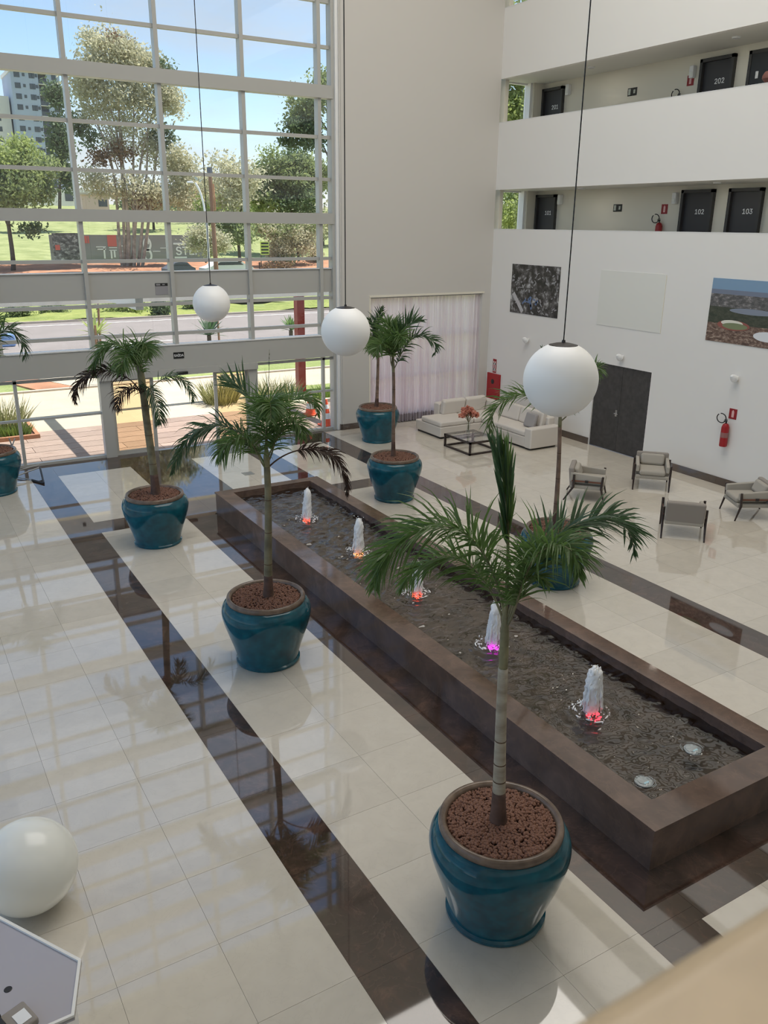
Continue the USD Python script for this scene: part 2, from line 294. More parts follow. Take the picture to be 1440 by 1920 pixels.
# ------------------------------------------------------------------ floor: cream tiles and granite slabs, each a piece
floor = thing('floor', 'polished cream marble floor with dark brown granite stripes', 'floor', kind='structure')
obj('grout_bed', B(XL, XR, YB, YF + 0.12, -0.2, -0.004), M['grout'], floor)
G = 0.0012
FX0, FX1, FY0, FY1, FH = 5.083, 7.302, 3.854, 14.913, 0.441
def slab(x0, x1, y0, y1): return B(x0 + G, x1 - G, y0 + G, y1 - G, -0.03, 0.0)
tiles, slabs = [], []
def grid(x0, x1, y0, y1, sx, sy, ox, oy, out):
    xs = [x0] + [x for x in ox + sx * np.arange(-60, 60) if x0 + 0.03 < x < x1 - 0.03] + [x1]
    ys = [y0] + [y for y in oy + sy * np.arange(-60, 60) if y0 + 0.03 < y < y1 - 0.03] + [y1]
    for a, b in zip(xs, xs[1:]):
        for c, d in zip(ys, ys[1:]): out.append((a, b, c, d))
T = 0.795
grid(XL, 2.324, YB, 19.02, T, 0.80, 2.324, 5.03, tiles)                 # left field
grid(2.891, 4.494, YB, 14.90, 0.8015, 0.80, 2.891, 5.03, tiles)         # left cream band
grid(2.891, 4.494, 15.53, 19.02, 0.8015, 0.8725, 2.891, 15.53, tiles)   # left square
grid(5.06, 7.33, YB, 3.27, 0.76, 0.80, 5.06, 3.27, tiles)               # in front of the fountain
grid(7.89, 9.438, YB, 14.97, 0.774, 0.80, 7.89, 5.03, tiles)            # right cream band
grid(7.89, 9.438, 15.52, 19.02, 0.774, 0.875, 7.89, 15.52, tiles)       # right square
grid(5.95, 7.33, 15.9, 19.02, 0.69, 0.78, 5.95, 15.9, tiles)            # square behind the fountain
grid(10.005, XR, YB, YW, T, 0.80, 10.005, 5.03, tiles)                  # lounge field
grid(2.324, 2.891, YB, YF - 0.03, 0.567, 1.2, 2.324, 3.0, slabs)        # left stripe
grid(9.438, 10.005, YB, YF - 0.03, 0.567, 1.2, 9.438, 2.2, slabs)       # right stripe
grid(XL, 2.324, 19.02, YF - 0.03, 1.2, 2.0, 2.324, 19.02, slabs)        # along the glass front
grid(2.891, 9.438, 19.02, YF - 0.03, 1.2, 2.0, 2.891, 19.02, slabs)
grid(2.891, 4.494, 14.90, 15.53, 0.8015, 2, 2.891, 14.9, slabs)
grid(7.89, 9.438, 14.97, 15.52, 0.774, 2, 7.89, 14.97, slabs)
grid(4.494, 5.06, YB, 3.27, 0.566, 1.2, 4.494, 3.4, slabs)
grid(4.494, 5.11, 3.27, FY1, 0.62, 1.2, 4.494, 3.4, slabs)
grid(4.494, 5.06, FY1, 19.02, 0.566, 1.2, 4.494, 3.4, slabs)             # left of the fountain
grid(7.33, 7.89, YB, 3.27, 0.56, 1.2, 7.33, 3.4, slabs)
grid(7.27, 7.89, 3.27, FY1, 0.62, 1.2, 7.27, 3.4, slabs)
grid(7.33, 7.89, FY1, 19.02, 0.56, 1.2, 7.33, 3.4, slabs)
grid(5.11, 7.27, 3.27, FY0 + 0.05, 1.08, 3, 5.11, 3.27, slabs)         # before it
grid(5.06, 5.95, FY1 - 0.05, 19.02, 0.89, 0.9, 5.06, 14.9, slabs)       # aisle to the door
grid(5.95, 7.33, FY1 - 0.05, 15.9, 0.69, 2, 5.95, 14.9, slabs)
def seen(r):
    c = np.array([(r[0] + r[1]) / 2, (r[2] + r[3]) / 2, 0]) - CAM; d = c @ FWD
    if d < 1: return 0
    x, y = 720 + F_PX * (c @ RIGHT) / d, 960 - F_PX * (c @ UP) / d
    return (r[1] - r[0]) * (r[3] - r[2]) / d ** 2 if -60 < x < 1500 and -60 < y < 1990 else 0
for name, rects, m in (('tile', tiles, M['cream']), ('granite_slab', slabs, M['granite'])):
    rects = sorted(rects, key=seen, reverse=True)
    for r in rects[:295]:
        if seen(r): obj(name, slab(*r), m, floor)
    rest = [slab(*r) for k, r in enumerate(rects) if k >= 295 or not seen(r)]
    if rest: obj('other_' + name + 's', rest, m, floor, kind='stuff')
obj('floor_drain', B(6.55, 6.79, 17.06, 17.30, 0.0, 0.004), M['aluminium'], floor, label='small grey square floor drain grate')

# ------------------------------------------------------------------ glass front
win = thing('window_1', 'tall white framed glass front of the lobby in a grid of panes', 'window', kind='structure')
MX = [4.155 + 1.9667 * k for k in (-3, -2, -1, 0, 1, 2, 3)]                  # mullions
MX = [x for x in MX if x > XL + 0.3]
X0, X1 = XL, XG - 0.06
BANDS = [(2.022, 2.579, 0.20), (3.698, 4.285, 0.10), (5.384, 5.642, 0.16), (8.275, 8.562, 0.16), (11.19, 11.47, 0.16), (14.1, 14.38, 0.16)]
THIN = [2.855, 3.55, 4.538, 6.447, 7.416, 9.40, 10.36, 12.3, 13.2, 15.2, 16.1]
for a, b, d in BANDS:
    if d == 0.10:                                                       # panels set between the mullions
        xs = [X0] + MX + [X1]
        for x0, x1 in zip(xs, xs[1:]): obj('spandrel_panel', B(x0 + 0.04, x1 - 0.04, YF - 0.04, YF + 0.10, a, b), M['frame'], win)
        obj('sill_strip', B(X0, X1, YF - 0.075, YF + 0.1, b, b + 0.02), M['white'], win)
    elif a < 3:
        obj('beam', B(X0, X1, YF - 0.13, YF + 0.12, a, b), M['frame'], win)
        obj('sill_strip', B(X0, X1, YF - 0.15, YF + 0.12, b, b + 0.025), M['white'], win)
    else:
        obj('beam', B(X0, X1, YF - d, YF + 0.10, a, b), M['frame'], win)
for x in MX:
    zz = [2.604, 5.384, 5.642, 8.275, 8.562, 11.19, 11.47, 14.1, 14.38, ZC]
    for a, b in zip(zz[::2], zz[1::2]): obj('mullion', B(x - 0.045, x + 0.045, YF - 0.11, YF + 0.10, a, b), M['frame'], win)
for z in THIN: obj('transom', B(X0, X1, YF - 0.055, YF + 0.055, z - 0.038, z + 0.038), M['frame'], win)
obj('jamb', B(XG - 0.10, XG - 0.02, YF - 0.14, YF + 0.10, 0.0, ZC), M['frame'], win)
obj('jamb', B(XG - 0.02, XG + 0.10, YF - 0.20, YF + 0.10, 0.0, ZC), M['white'], win)
rows = sorted([2.604] + [z for b in BANDS for z in b[:2]] + THIN + [ZC])
xs = [X0] + MX + [XG - 0.10]
for x0, x1 in zip(xs, xs[1:]):
    for z0, z1 in zip(rows, rows[1:]):
        if z1 - z0 < 0.05 or any(abs(z0 - b[0]) < 0.01 for b in BANDS) or z0 < 2.59: continue
        obj('pane', B(x0 + 0.02, x1 - 0.02, YF - 0.004, YF + 0.004, z0, z1), M['glass'], win)
# ground-floor glazing left and right of the door
for (a, b, posts) in ((XL, 4.20, (-1.9, 0.2, 2.38)), (8.16, XG - 0.10, (10.10,))):
    obj('base_rail', B(a, b, YF - 0.06, YF + 0.06, -0.02, 0.06), M['frame'], win)
    obj('transom', B(a, b, YF - 0.04, YF + 0.04, 1.06, 1.11), M['frame'], win)
    obj('head_rail', B(a, b, YF - 0.05, YF + 0.05, 1.93, 1.985), M['frame'], win)
    for x in posts: obj('post', B(x - 0.035, x + 0.035, YF - 0.05, YF + 0.05, 0.0, 2.022), M['frame'], win)
    xs2 = [a] + list(posts) + [b]
    for x0, x1 in zip(xs2, xs2[1:]):
        for z0, z1 in ((0.06, 1.06), (1.11, 1.93)): obj('pane', B(x0 + 0.02, x1 - 0.02, YF - 0.004, YF + 0.004, z0, z1), M['glass'], win)
# sliding entrance door, standing open
door = thing('door_1', 'white framed automatic sliding glass entrance door standing open', 'door', kind='structure')
obj('header', B(4.20, 8.16, YF - 0.18, YF + 0.08, 1.86, 2.022), M['frame'], door)
obj('post', B(4.20, 4.46, YF - 0.12, YF + 0.10, 0.0, 1.86), M['frame'], door)
obj('post', B(7.92, 8.16, YF - 0.12, YF + 0.10, 0.0, 1.86), M['frame'], door)
for a, b in ((4.46, 5.50), (7.03, 7.95)):
    lf = obj('leaf_frame', [B(a, a + 0.08, YF + 0.02, YF + 0.07, 0.0, 1.86), B(b - 0.08, b, YF + 0.02, YF + 0.07, 0.0, 1.86),
             B(a + 0.08, b - 0.08, YF + 0.02, YF + 0.07, 0.0, 0.10), B(a + 0.08, b - 0.08, YF + 0.02, YF + 0.07, 1.79, 1.86)], M['frame'], door)
    obj('leaf_glass', B(a + 0.08, b - 0.08, YF + 0.041, YF + 0.049, 0.10, 1.79), M['bronze_glass'], door)
obj('door_sensor', RB(6.02, 6.30, YF - 0.25, YF - 0.18, 1.885, 1.95, 0.012), M['black'], door)
obj('floor_track', B(4.46, 7.95, YF - 0.03, YF + 0.10, -0.02, 0.004), M['aluminium'], door)

# ------------------------------------------------------------------ white end wall with the curtained window
wb = thing('wall_back', 'plain white wall right of the glass front', 'wall', kind='structure')
CW = (11.43, 15.17, 3.53)
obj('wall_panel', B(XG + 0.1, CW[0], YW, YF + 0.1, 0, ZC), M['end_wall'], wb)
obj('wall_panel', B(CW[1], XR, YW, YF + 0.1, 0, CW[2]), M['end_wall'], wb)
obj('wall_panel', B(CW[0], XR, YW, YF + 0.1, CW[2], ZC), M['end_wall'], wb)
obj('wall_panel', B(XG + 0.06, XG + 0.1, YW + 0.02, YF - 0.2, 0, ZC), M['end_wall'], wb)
obj('window_trim', [B(CW[0] - 0.05, CW[1] + 0.05, YW - 0.02, YW + 0.02, CW[2], CW[2] + 0.05), B(CW[0] - 0.05, CW[0], YW - 0.012, YW + 0.02, 0.15, CW[2])], M['corridor_wall'], wb)
wc = thing('window_2', 'wide floor-length window behind the sheer curtain', 'window', kind='structure')
obj('frame', [B(CW[0], CW[0] + 0.05, YF, YF + 0.06, 0.22, CW[2]), B(CW[1] - 0.05, CW[1], YF, YF + 0.06, 0.22, CW[2])] +
    [B(CW[0] + 1.24 * k - 0.03, CW[0] + 1.24 * k + 0.03, YF, YF + 0.06, 0.22, CW[2]) for k in (1, 2)] + [B(CW[0], CW[1], YF, YF + 0.06, z - 0.03, z + 0.03) for z in (0.22, 1.3, 2.4, 3.5)], M['frame'], wc)
obj('sill_kerb', B(CW[0], CW[1], YF - 0.02, YF + 0.1, 0, 0.2), M['granite'], wc)  # unseen kerb added behind the curtain to darken its bottom edge
obj('pane', B(CW[0], CW[1], YF + 0.02, YF + 0.028, 0.22, CW[2]), M['glass'], wc)
# curtain: pleated sheet
def curtain():
    n, rng = 520, np.random.default_rng(5)
    x = np.linspace(CW[0] + 0.02, CW[1] - 0.02, n)
    ph = np.cumsum(0.30 + 0.22 * meshkit.noise(np.stack([x * 3, x * 0, x * 0], 1), 3))
    zs = np.linspace(0.015, CW[2] - 0.03, 14); V = []
    for z in zs:
        amp = 0.035 + 0.035 * (1 - z / CW[2]) ** 0.7
        V.append(np.stack([x + 0.012 * np.sin(ph * 0.37 + z), YW + 0.125 + amp * np.sin(ph) + 0.012 * np.sin(2.3 * ph + z), np.full(n, z)], 1))
    V = np.vstack(V); f = []
    for i in range(len(zs) - 1):
        a = i * n + np.arange(n - 1); f.append(np.stack([a, a + 1, a + n + 1, a + n], 1))
    return V, np.vstack(f)
def hem():
    V, f = curtain(); V = V.copy(); n = 520; z = V[:n, 2].mean()
    lo, hi = V[:n].copy(), V[:n].copy(); lo[:, 2] = 0.012; hi[:, 2] = 0.215; W = np.vstack([lo, hi]); W[:, 1] -= 0.006
    a = np.arange(n - 1); return W, np.stack([a, a + 1, a + n + 1, a + n], 1)
ct = thing('curtain', 'floor-length sheer lilac-white pleated curtain across the wide window', 'curtain')
obj('curtain_cloth', curtain(), M['sheer'], ct, smooth=True)
obj('curtain_hem', hem(), plain('curtain_hem_cloth', (0.36, 0.315, 0.345), 0.9), ct, smooth=True, label='darker doubled hem')
obj('curtain_rail', B(CW[0], CW[1], YW + 0.07, YW + 0.15, CW[2] - 0.035, CW[2] - 0.002), M['frame'], ct)

# ------------------------------------------------------------------ right wall with the galleries
wr = thing('wall_right', 'white right wall with open corridors behind parapets', 'wall', kind='structure')
D0, D1, DH = 13.60, 15.43, 2.15
obj('wall_panel', B(XR, XR + 0.2, YB, D0, 0, 4.0), M['wall'], wr)
obj('wall_panel', B(XR, XR + 0.2, D1, YW, 0, 4.0), M['wall'], wr)
obj('wall_panel', B(XR, XR + 0.2, D0, D1, DH, 4.0), M['wall'], wr)
tops = []
zlo = 4.0
for z in FLOORS:
    obj('parapet', B(XR, XR + 0.15, YB, YW, zlo, z + 1.104), M['wall'], wr)
    obj('coping', B(XR - 0.004, XR + 0.16, YB, YW, z + 1.104, z + 1.112), M['white'], wr)
    zlo = z + 2.14 if z < 6 else z + 2.178
obj('upper_wall', B(XR, XR + 0.15, YB, YW, zlo, ZC), M['wall'], wr)
wk = thing('wall_corridor', 'beige back walls, slabs and end walls of the upper corridors', 'wall', kind='structure')
for z in FLOORS:
    ceil = z + (2.14 if z < 6 else 2.178)
    obj('corridor_slab', B(XR + 0.15, XC, YB, YF + 0.1, z - 0.19 if z == FLOORS[0] else (z - 0.61 if z == FLOORS[1] else z - 0.572), z), M['corridor_ceiling'], wk)
    obj('back_wall', B(XC, XC + 0.15, YB, YF + 0.1, z, ceil + 0.02), M['corridor_wall'], wk)
    obj('end_wall', B(XR + 0.15, 15.735, YW, YF + 0.1, z, ceil), M['corridor_wall'], wk)
    obj('end_wall', B(16.62, XC, YW, YF + 0.1, z, ceil), M['corridor_wall'], wk)
    obj('end_wall', B(15.735, 16.62, YW, YF + 0.1, z, z + 0.5), M['corridor_wall'], wk)
obj('corridor_roof', B(XR + 0.15, XC, YB, YF + 0.1, 14.62, 15.0), M['corridor_ceiling'], wk)
for k, z in enumerate(FLOORS):
    ceil = z + (2.14 if z < 6 else 2.178)
    w = thing('window_%d' % (k + 3), 'narrow white framed window at the corridor end, %s gallery' % ('first', 'second', 'third', 'fourth')[k], 'window', kind='structure')
    obj('frame', [B(15.735, 15.76, YF - 0.05, YF + 0.05, z + 0.5, ceil), B(16.54, 16.62, YF - 0.20, YF + 0.05, z + 0.5, ceil), B(15.76, 16.54, YF - 0.05, YF + 0.05, z + 0.5, z + 0.55), B(15.76, 16.54, YF - 0.05, YF + 0.05, ceil - 0.04, ceil)], M['white'], w)
    obj('pane', B(15.76, 16.54, YF - 0.004, YF + 0.004, z + 0.55, ceil - 0.04), M['glass'], w)
# small round ceiling lamps, added to brighten the galleries
for k, z in enumerate(FLOORS[:2]):
    ceil = z + (2.14 if z < 6 else 2.178)
    for i, y in enumerate((17.2, 13.0, 8.8)):
        c = thing('ceiling_lamp', 'added small round ceiling lamp %s of the %s gallery' % (('nearest the end window', 'above the numbered doors', 'beyond the picture\'s right edge')[i], ('first', 'second')[k]), 'ceiling lamp', (16.15, y, ceil), group='added gallery ceiling lamps')
        obj('ring', lathe([(0.075, 0.0), (0.09, 0.0), (0.085, -0.03), (0.07, -0.03), (0.075, 0.0)], 24), M['white'], c, smooth=40)
        L = UsdLux.DiskLight.Define(stage, str(c.GetPath()) + '/lamp'); L.CreateRadiusAttr(0.07); L.CreateIntensityAttr(50.0); L.CreateColorAttr(Gf.Vec3f(1.0, 0.93, 0.80)); L.AddTranslateOp().Set((0, 0, -0.032)); UsdLux.LightAPI(L).CreateNormalizeAttr(False)
# baseboards
bb = thing('baseboard_right', 'dark brown granite baseboard along the right wall', 'baseboard', kind='structure')
obj('baseboard', B(XR - 0.02, XR, YB, D0 - 0.02, 0.0, 0.17), M['granite'], bb)
obj('baseboard', B(XR - 0.02, XR, D1 + 0.02, YW, 0.0, 0.17), M['granite'], bb)
bb = thing('baseboard_back', 'dark brown granite baseboard under the white end wall', 'baseboard', kind='structure')
obj('baseboard', B(XG + 0.06, CW[0], YW - 0.02, YW, 0.0, 0.16), M['granite'], bb)
obj('baseboard', B(XG + 0.04, XG + 0.06, YW, YF - 0.2, 0.0, 0.16), M['granite'], bb)
# shell the photo does not show
wl = thing('wall_left', 'white left wall of the lobby around added tall side windows', 'wall', kind='structure')
obj('wall_panel', B(XL - 0.2, XL, YB, 1.5, 0, ZC), M['wall'], wl); obj('wall_panel', B(XL - 0.2, XL, 19.2, YF + 0.1, 0, ZC), M['wall'], wl)
obj('wall_panel', B(XL - 0.2, XL, 1.5, 19.2, 15.6, ZC), M['wall'], wl); obj('wall_panel', B(XL - 0.2, XL, 1.5, 19.2, 0, 0.3), M['wall'], wl)
wlw = thing('window_7', 'added tall glazed side wall of the lobby, left of the picture', 'window', kind='structure')  # unseen glazing, added to let daylight in from the left
LY, LZ = np.linspace(1.5, 19.2, 8), np.linspace(0.3, 15.6, 7)
for y in LY: obj('mullion', B(XL - 0.15, XL - 0.05, y - 0.04, y + 0.04, 0.3, 15.6), M['frame'], wlw)
for z in LZ: obj('transom', B(XL - 0.15, XL - 0.05, 1.5, 19.2, z - 0.04, z + 0.04), M['frame'], wlw)
for y0, y1 in zip(LY, LY[1:]):
    for z0, z1 in zip(LZ, LZ[1:]): obj('pane', B(XL - 0.104, XL - 0.096, y0, y1, z0, z1), M['glass'], wlw)
obj('wall_rear', B(XL - 0.2, XC, YB - 0.2, YB, 0, ZC), M['wall'], label='plain white wall behind the viewing gallery', cat='wall', kind='structure')
obj('ceiling', B(XL - 0.2, XC + 0.2, YB - 0.2, YF + 0.1, ZC, ZC + 0.15), M['wall'], label='white lobby ceiling high above', cat='ceiling', kind='structure')
gal = thing('wall_gallery', 'near gallery parapet with beige travertine handrail', 'wall', kind='structure')
obj('gallery_slab', B(XL, XR, YB, 0.06, 3.9, 4.19), M['wall'], gal)
obj('parapet', B(XL, XR, -0.14, 0.06, 4.19, 5.17), M['wall'], gal)
obj('handrail', RB(XL, XR, -0.19, 0.113, 5.17, 5.215, 0.012), M['travertine'], gal, smooth=40)

# ------------------------------------------------------------------ doors
d2 = thing('door_2', 'dark grey-brown double door in the lounge wall', 'door', kind='structure')
ym = (D0 + D1) / 2
obj('leaf', B(XR + 0.03, XR + 0.07, D0 + 0.005, ym - 0.003, 0.01, DH - 0.005), M['door_dark'], d2)
obj('leaf', B(XR + 0.03, XR + 0.07, ym + 0.003, D1 - 0.005, 0.01, DH - 0.005), M['door_dark'], d2)
obj('backing', B(XR + 0.08, XR + 0.2, D0, D1, 0, DH), M['black'], d2)
obj('door_handle', [cyl((XR + 0.03, ym + 0.09, 0.98), (XR - 0.04, ym + 0.09, 0.98), 0.012), cyl((XR - 0.04, ym + 0.1, 0.98), (XR - 0.04, ym - 0.03, 0.98), 0.011), B(XR + 0.02, XR + 0.03, ym + 0.06, ym + 0.12, 0.90, 1.06)], M['steel'], d2)
R90 = RZ(-math.pi / 2)      # lettering turned to face -x
nd = 3
def room_door(y0, y1, z, number, label):
    global nd
    d = thing('door_%d' % nd, label, 'door', kind='structure'); nd += 1
    H = 2.04
    obj('door_frame', [B(XC - 0.10, XC + 0.02, y0, y0 + 0.07, z, z + H), B(XC - 0.10, XC + 0.02, y1 - 0.07, y1, z, z + H), B(XC - 0.10, XC + 0.02, y0, y1, z + H - 0.07, z + H)], M['door_frame'], d)
    obj('door_panel', B(XC - 0.012, XC + 0.01, y0 + 0.07, y1 - 0.07, z, z + H - 0.07), M['door_grey'], d)
    t = wall_text(number, 0.105); t.apply_translation((-t.bounds[1][0] / 2, 0, 0)); t.apply_transform(R90)
    t.apply_translation((XC - 0.014, (y0 + y1) / 2 - 0.06, z + 1.50)); obj('door_number', t, M['white'], d)
room_door(19.03, 19.86, FLOORS[0], '101', 'dark grey room door numbered 101')
room_door(13.68, 14.60, FLOORS[0], '102', 'dark grey room door numbered 102')
room_door(12.40, 13.27, FLOORS[0], '103', 'dark grey room door numbered 103')
room_door(19.05, 19.88, FLOORS[1], '201', 'dark grey room door numbered 201')
room_door(13.59, 14.50, FLOORS[1], '202', 'dark grey room door numbered 202')
d = thing('door_%d' % nd, 'dark open doorway at the photo\'s right edge on the second gallery', 'door', kind='structure')
z = FLOORS[1]
obj('door_frame', [B(XC - 0.03, XC + 0.02, 13.20, 13.27, z, z + 2.04), B(XC - 0.03, XC + 0.02, 12.3, 12.37, z, z + 2.04), B(XC - 0.03, XC + 0.02, 12.3, 13.27, z + 1.97, z + 2.04)], M['door_frame'], d)
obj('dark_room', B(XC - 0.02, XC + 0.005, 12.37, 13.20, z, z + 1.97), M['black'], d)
obj('key_card_plate', B(XC - 0.03, XC - 0.02, 12.98, 13.05, z + 1.48, z + 1.62), M['white'], d)

# ------------------------------------------------------------------ fountain
ft = thing('fountain', 'long low dark brown granite fountain basin in the middle of the lobby', 'fountain')
R_ = 0.305
def wall_run(x0, x1, y0, y1): return B(x0, x1, y0, y1, 0.0, FH - 0.03)
obj('basin_wall', [wall_run(FX0 + 0.015, FX0 + R_ - 0.02, FY0 + 0.015, FY1 - 0.015)], M['granite_honed'], ft)
obj('basin_wall', [wall_run(FX1 - R_ + 0.045, FX1 - 0.015, FY0 + 0.015, FY1 - 0.015)], M['granite_honed'], ft)
obj('basin_wall', [wall_run(FX0 + R_ - 0.02, FX1 - R_ + 0.045, FY0 + 0.015, FY0 + R_ - 0.02)], M['granite_honed'], ft)
obj('basin_wall', [wall_run(FX0 + R_ - 0.02, FX1 - R_ + 0.045, FY1 - 0.22, FY1 - 0.015)], M['granite_honed'], ft)
def coping(pts): return prism(pts, FH - 0.03, FH)
ix0, ix1, iy0, iy1 = 5.389, 7.03, 4.169, 14.70
obj('rim_slab', coping([(FX0, FY0), (FX1, FY0), (ix1, iy0), (ix0, iy0)]), M['granite_honed'], ft)
obj('rim_slab', coping([(FX0, FY1), (ix0, iy1), (ix1, iy1), (FX1, FY1)]), M['granite_honed'], ft)
for a, b in ((4.169, 7.6), (7.6, 11.2), (11.2, 14.70)):
    ya, yb = (FY0 if a == 4.169 else a), (FY1 if b == 14.70 else b)
    obj('rim_slab', coping([(FX0, ya), (ix0, a), (ix0, b - 0.001), (FX0, yb - 0.001)]), M['granite_honed'], ft)
    obj('rim_slab', coping([(FX1, ya), (FX1, yb - 0.001), (ix1, b - 0.001), (ix1, a)]), M['granite_honed'], ft)
obj('basin_floor', B(ix0 - 0.05, ix1 + 0.05, iy0 - 0.05, iy1 + 0.05, 0.03, 0.16), M['basin'], ft)
JETS = [(6.10, 12.90, 0.60, 'red', 'fountain jet nearest the entrance, red light at its foot'), (6.13, 11.05, 0.60, 'amber', 'second fountain jet from the entrance, amber light at its foot'),
        (6.10, 9.25, 0.50, 'red', 'fountain jet half hidden by the big palm frond, middle of the basin'), (6.10, 7.45, 0.60, 'magenta', 'fountain jet with a magenta light behind the palm trunk'),
        (6.08, 5.66, 0.56, 'pink', 'nearest fountain jet, pinkish red light at its foot')]
ZW = 0.318
def water_mesh():
    nx, ny = 110, 700
    x = np.linspace(ix0 - 0.03, ix1 + 0.03, nx); y = np.linspace(iy0 - 0.03, iy1 + 0.03, ny)
    X, Y = np.meshgrid(x, y); P = np.stack([X * 5.5, Y * 8.5, X * 0], -1)
    h = 0.032 * (meshkit.noise(P, 1) - 0.5) + 0.020 * (meshkit.noise(P * 2.1 + 5, 2) - 0.5) + 0.005 * (meshkit.noise(P * 5.1 + 9, 7) - 0.5)
    far = np.clip((Y - 4.0) / 6, 0.45, 1.15); h = h * far
    for jx, jy, jh, c, _ in JETS:
        r = np.hypot(X - jx, Y - jy); h += 0.010 * np.cos(r * 42) * np.exp(-r * 3.2) + 0.012 * np.exp(-(r / 0.12) ** 2)
    V = np.stack([X, Y, ZW + h], -1).reshape(-1, 3); i, j = np.meshgrid(np.arange(ny - 1), np.arange(nx - 1), indexing='ij')
    a = (i * nx + j).ravel(); return V, np.stack([a, a + 1, a + nx + 1, a + nx], 1)
tag(obj('water', water_mesh(), M['water'], ft, smooth=True), 'rippled dark water filling the basin')
GL = {'red': 'glow_red', 'amber': 'glow_amber', 'magenta': 'glow_magenta', 'pink': 'glow_pink'}
for k, (jx, jy, jh, c, label) in enumerate(JETS):
    rng = np.random.default_rng(40 + k)
    j = thing('fountain_jet', label, 'water jet', (jx, jy, ZW), group='fountain jets')
    # column of broken white water: a bundle of wobbling strands that widen downwards
    parts = []
    wide = 0.100 if k == 4 else 0.080
    for q in range(44):
        a0, rr = rng.uniform(0, 2 * math.pi), rng.uniform(0.1, 1.0) ** 0.6
        top = jh * (1.0 - (0.25 if k == 4 else 0.5) * rr * rng.uniform(0.2, 1.0)); n = 12; t = np.linspace(rng.uniform(0, 0.25), 1, n)
        rad = wide * rr * (1.25 - 0.7 * t ** 1.5)
        x = rad * math.cos(a0) + 0.03 * t + rng.normal(0, 0.005, n); y = rad * math.sin(a0) + 0.015 * t + rng.normal(0, 0.005, n)
        parts.append(tube(np.stack([x, y, t * top], 1), np.clip(rng.uniform(0.008, 0.020, n) * (0.6 + 0.7 * t), 0.005, 0.03), 6))
    n = 16; t = np.linspace(0, 1, n)
    core = tube(np.stack([0.03 * t, 0.015 * t, t * jh * 0.97], 1), np.interp(t, [0, 0.3, 0.75, 0.95, 1], np.array([0.8, 0.95, 0.85, 0.62, 0.25]) * wide), 16)
    core.vertices += rng.normal(0, 0.007, core.vertices.shape)
    obj('water_column', parts + [core], M['foam'], j, smooth=True)
    drops = []
    for s in range(110):
        a0, rr = rng.uniform(0, 2 * math.pi), rng.uniform(0.03, 0.24) if s < 80 else rng.uniform(0.0, 0.1)
        q = trimesh.creation.icosphere(1, rng.uniform(0.004, 0.011) if s < 80 else 0.006); q.apply_scale((1, 1, rng.uniform(0.6, 1.8)))
        q.apply_translation((rr * math.cos(a0), rr * math.sin(a0), (rng.uniform(0.0, 0.10) * (1 - rr * 3) + 0.012) if s < 80 else rng.uniform(0.1, jh * 1.05))); drops.append(q)
    for s in range(16):                                                 # ring of splash crests on the surface
        a0 = rng.uniform(0, 2 * math.pi); r0 = rng.uniform(0.13, 0.22); th = np.linspace(a0, a0 + rng.uniform(0.15, 0.5), 6)
        drops.append(tube(np.stack([r0 * np.cos(th), r0 * np.sin(th), 0.010 + 0 * th], 1), [0.003, 0.008, 0.010, 0.010, 0.008, 0.003], 6))
    obj('splash', drops, M['foam'], j, smooth=True, kind='stuff')
    lamp = []
    for s in range(38):                                                 # lit spray right over the lamp, on the viewer's side
        a0, rr = rng.uniform(0, 2 * math.pi), 0.085 * math.sqrt(rng.uniform())
        q = trimesh.creation.icosphere(1, rng.uniform(0.005, 0.013)); q.apply_translation((-0.05 + rr * math.cos(a0), -0.10 + rr * math.sin(a0), rng.uniform(0.005, 0.03))); lamp.append(q)
    obj('underwater_lamp', lamp, M[GL[c]], j, smooth=True, label={'red': 'red', 'amber': 'amber', 'magenta': 'magenta', 'pink': 'pinkish red'}[c] + ' lamp glow')
for x, y, lab in ((6.50, 4.62, 'white underwater light nearer the right rim of the basin'), (5.66, 4.50, 'white underwater light in the near left corner of the basin')):
    u = thing('underwater_light', lab, 'light', (x, y, ZW + 0.004))
    rng = np.random.default_rng(int(x * 100)); rp = []
    g_ = lathe([(0, 0.012), (0.05, 0.011), (0.085, 0.006), (0.095, -0.012), (0, -0.012)], 30); g_.vertices[:, 2] += rng.normal(0, 0.004, len(g_.vertices)) * (g_.vertices[:, 2] > 0)
    obj('lamp_glass', g_, M['bubbles'], u, smooth=True)
    for q in range(12):
        a0 = rng.uniform(0, 6.28); r0 = rng.uniform(0.05, 0.13); th = np.linspace(a0, a0 + rng.uniform(0.4, 1.4), 8)
        rp.append(tube(np.stack([r0 * np.cos(th), r0 * np.sin(th), 0.012 + 0 * th], 1), 0.003, 5))
    obj('ripple', rp, M['bubbles'], u, smooth=True, kind='stuff')
    obj('lamp_bulb', B(-0.03, 0.025, -0.045, -0.03, 0.010, 0.018), M['glow_white'], u)

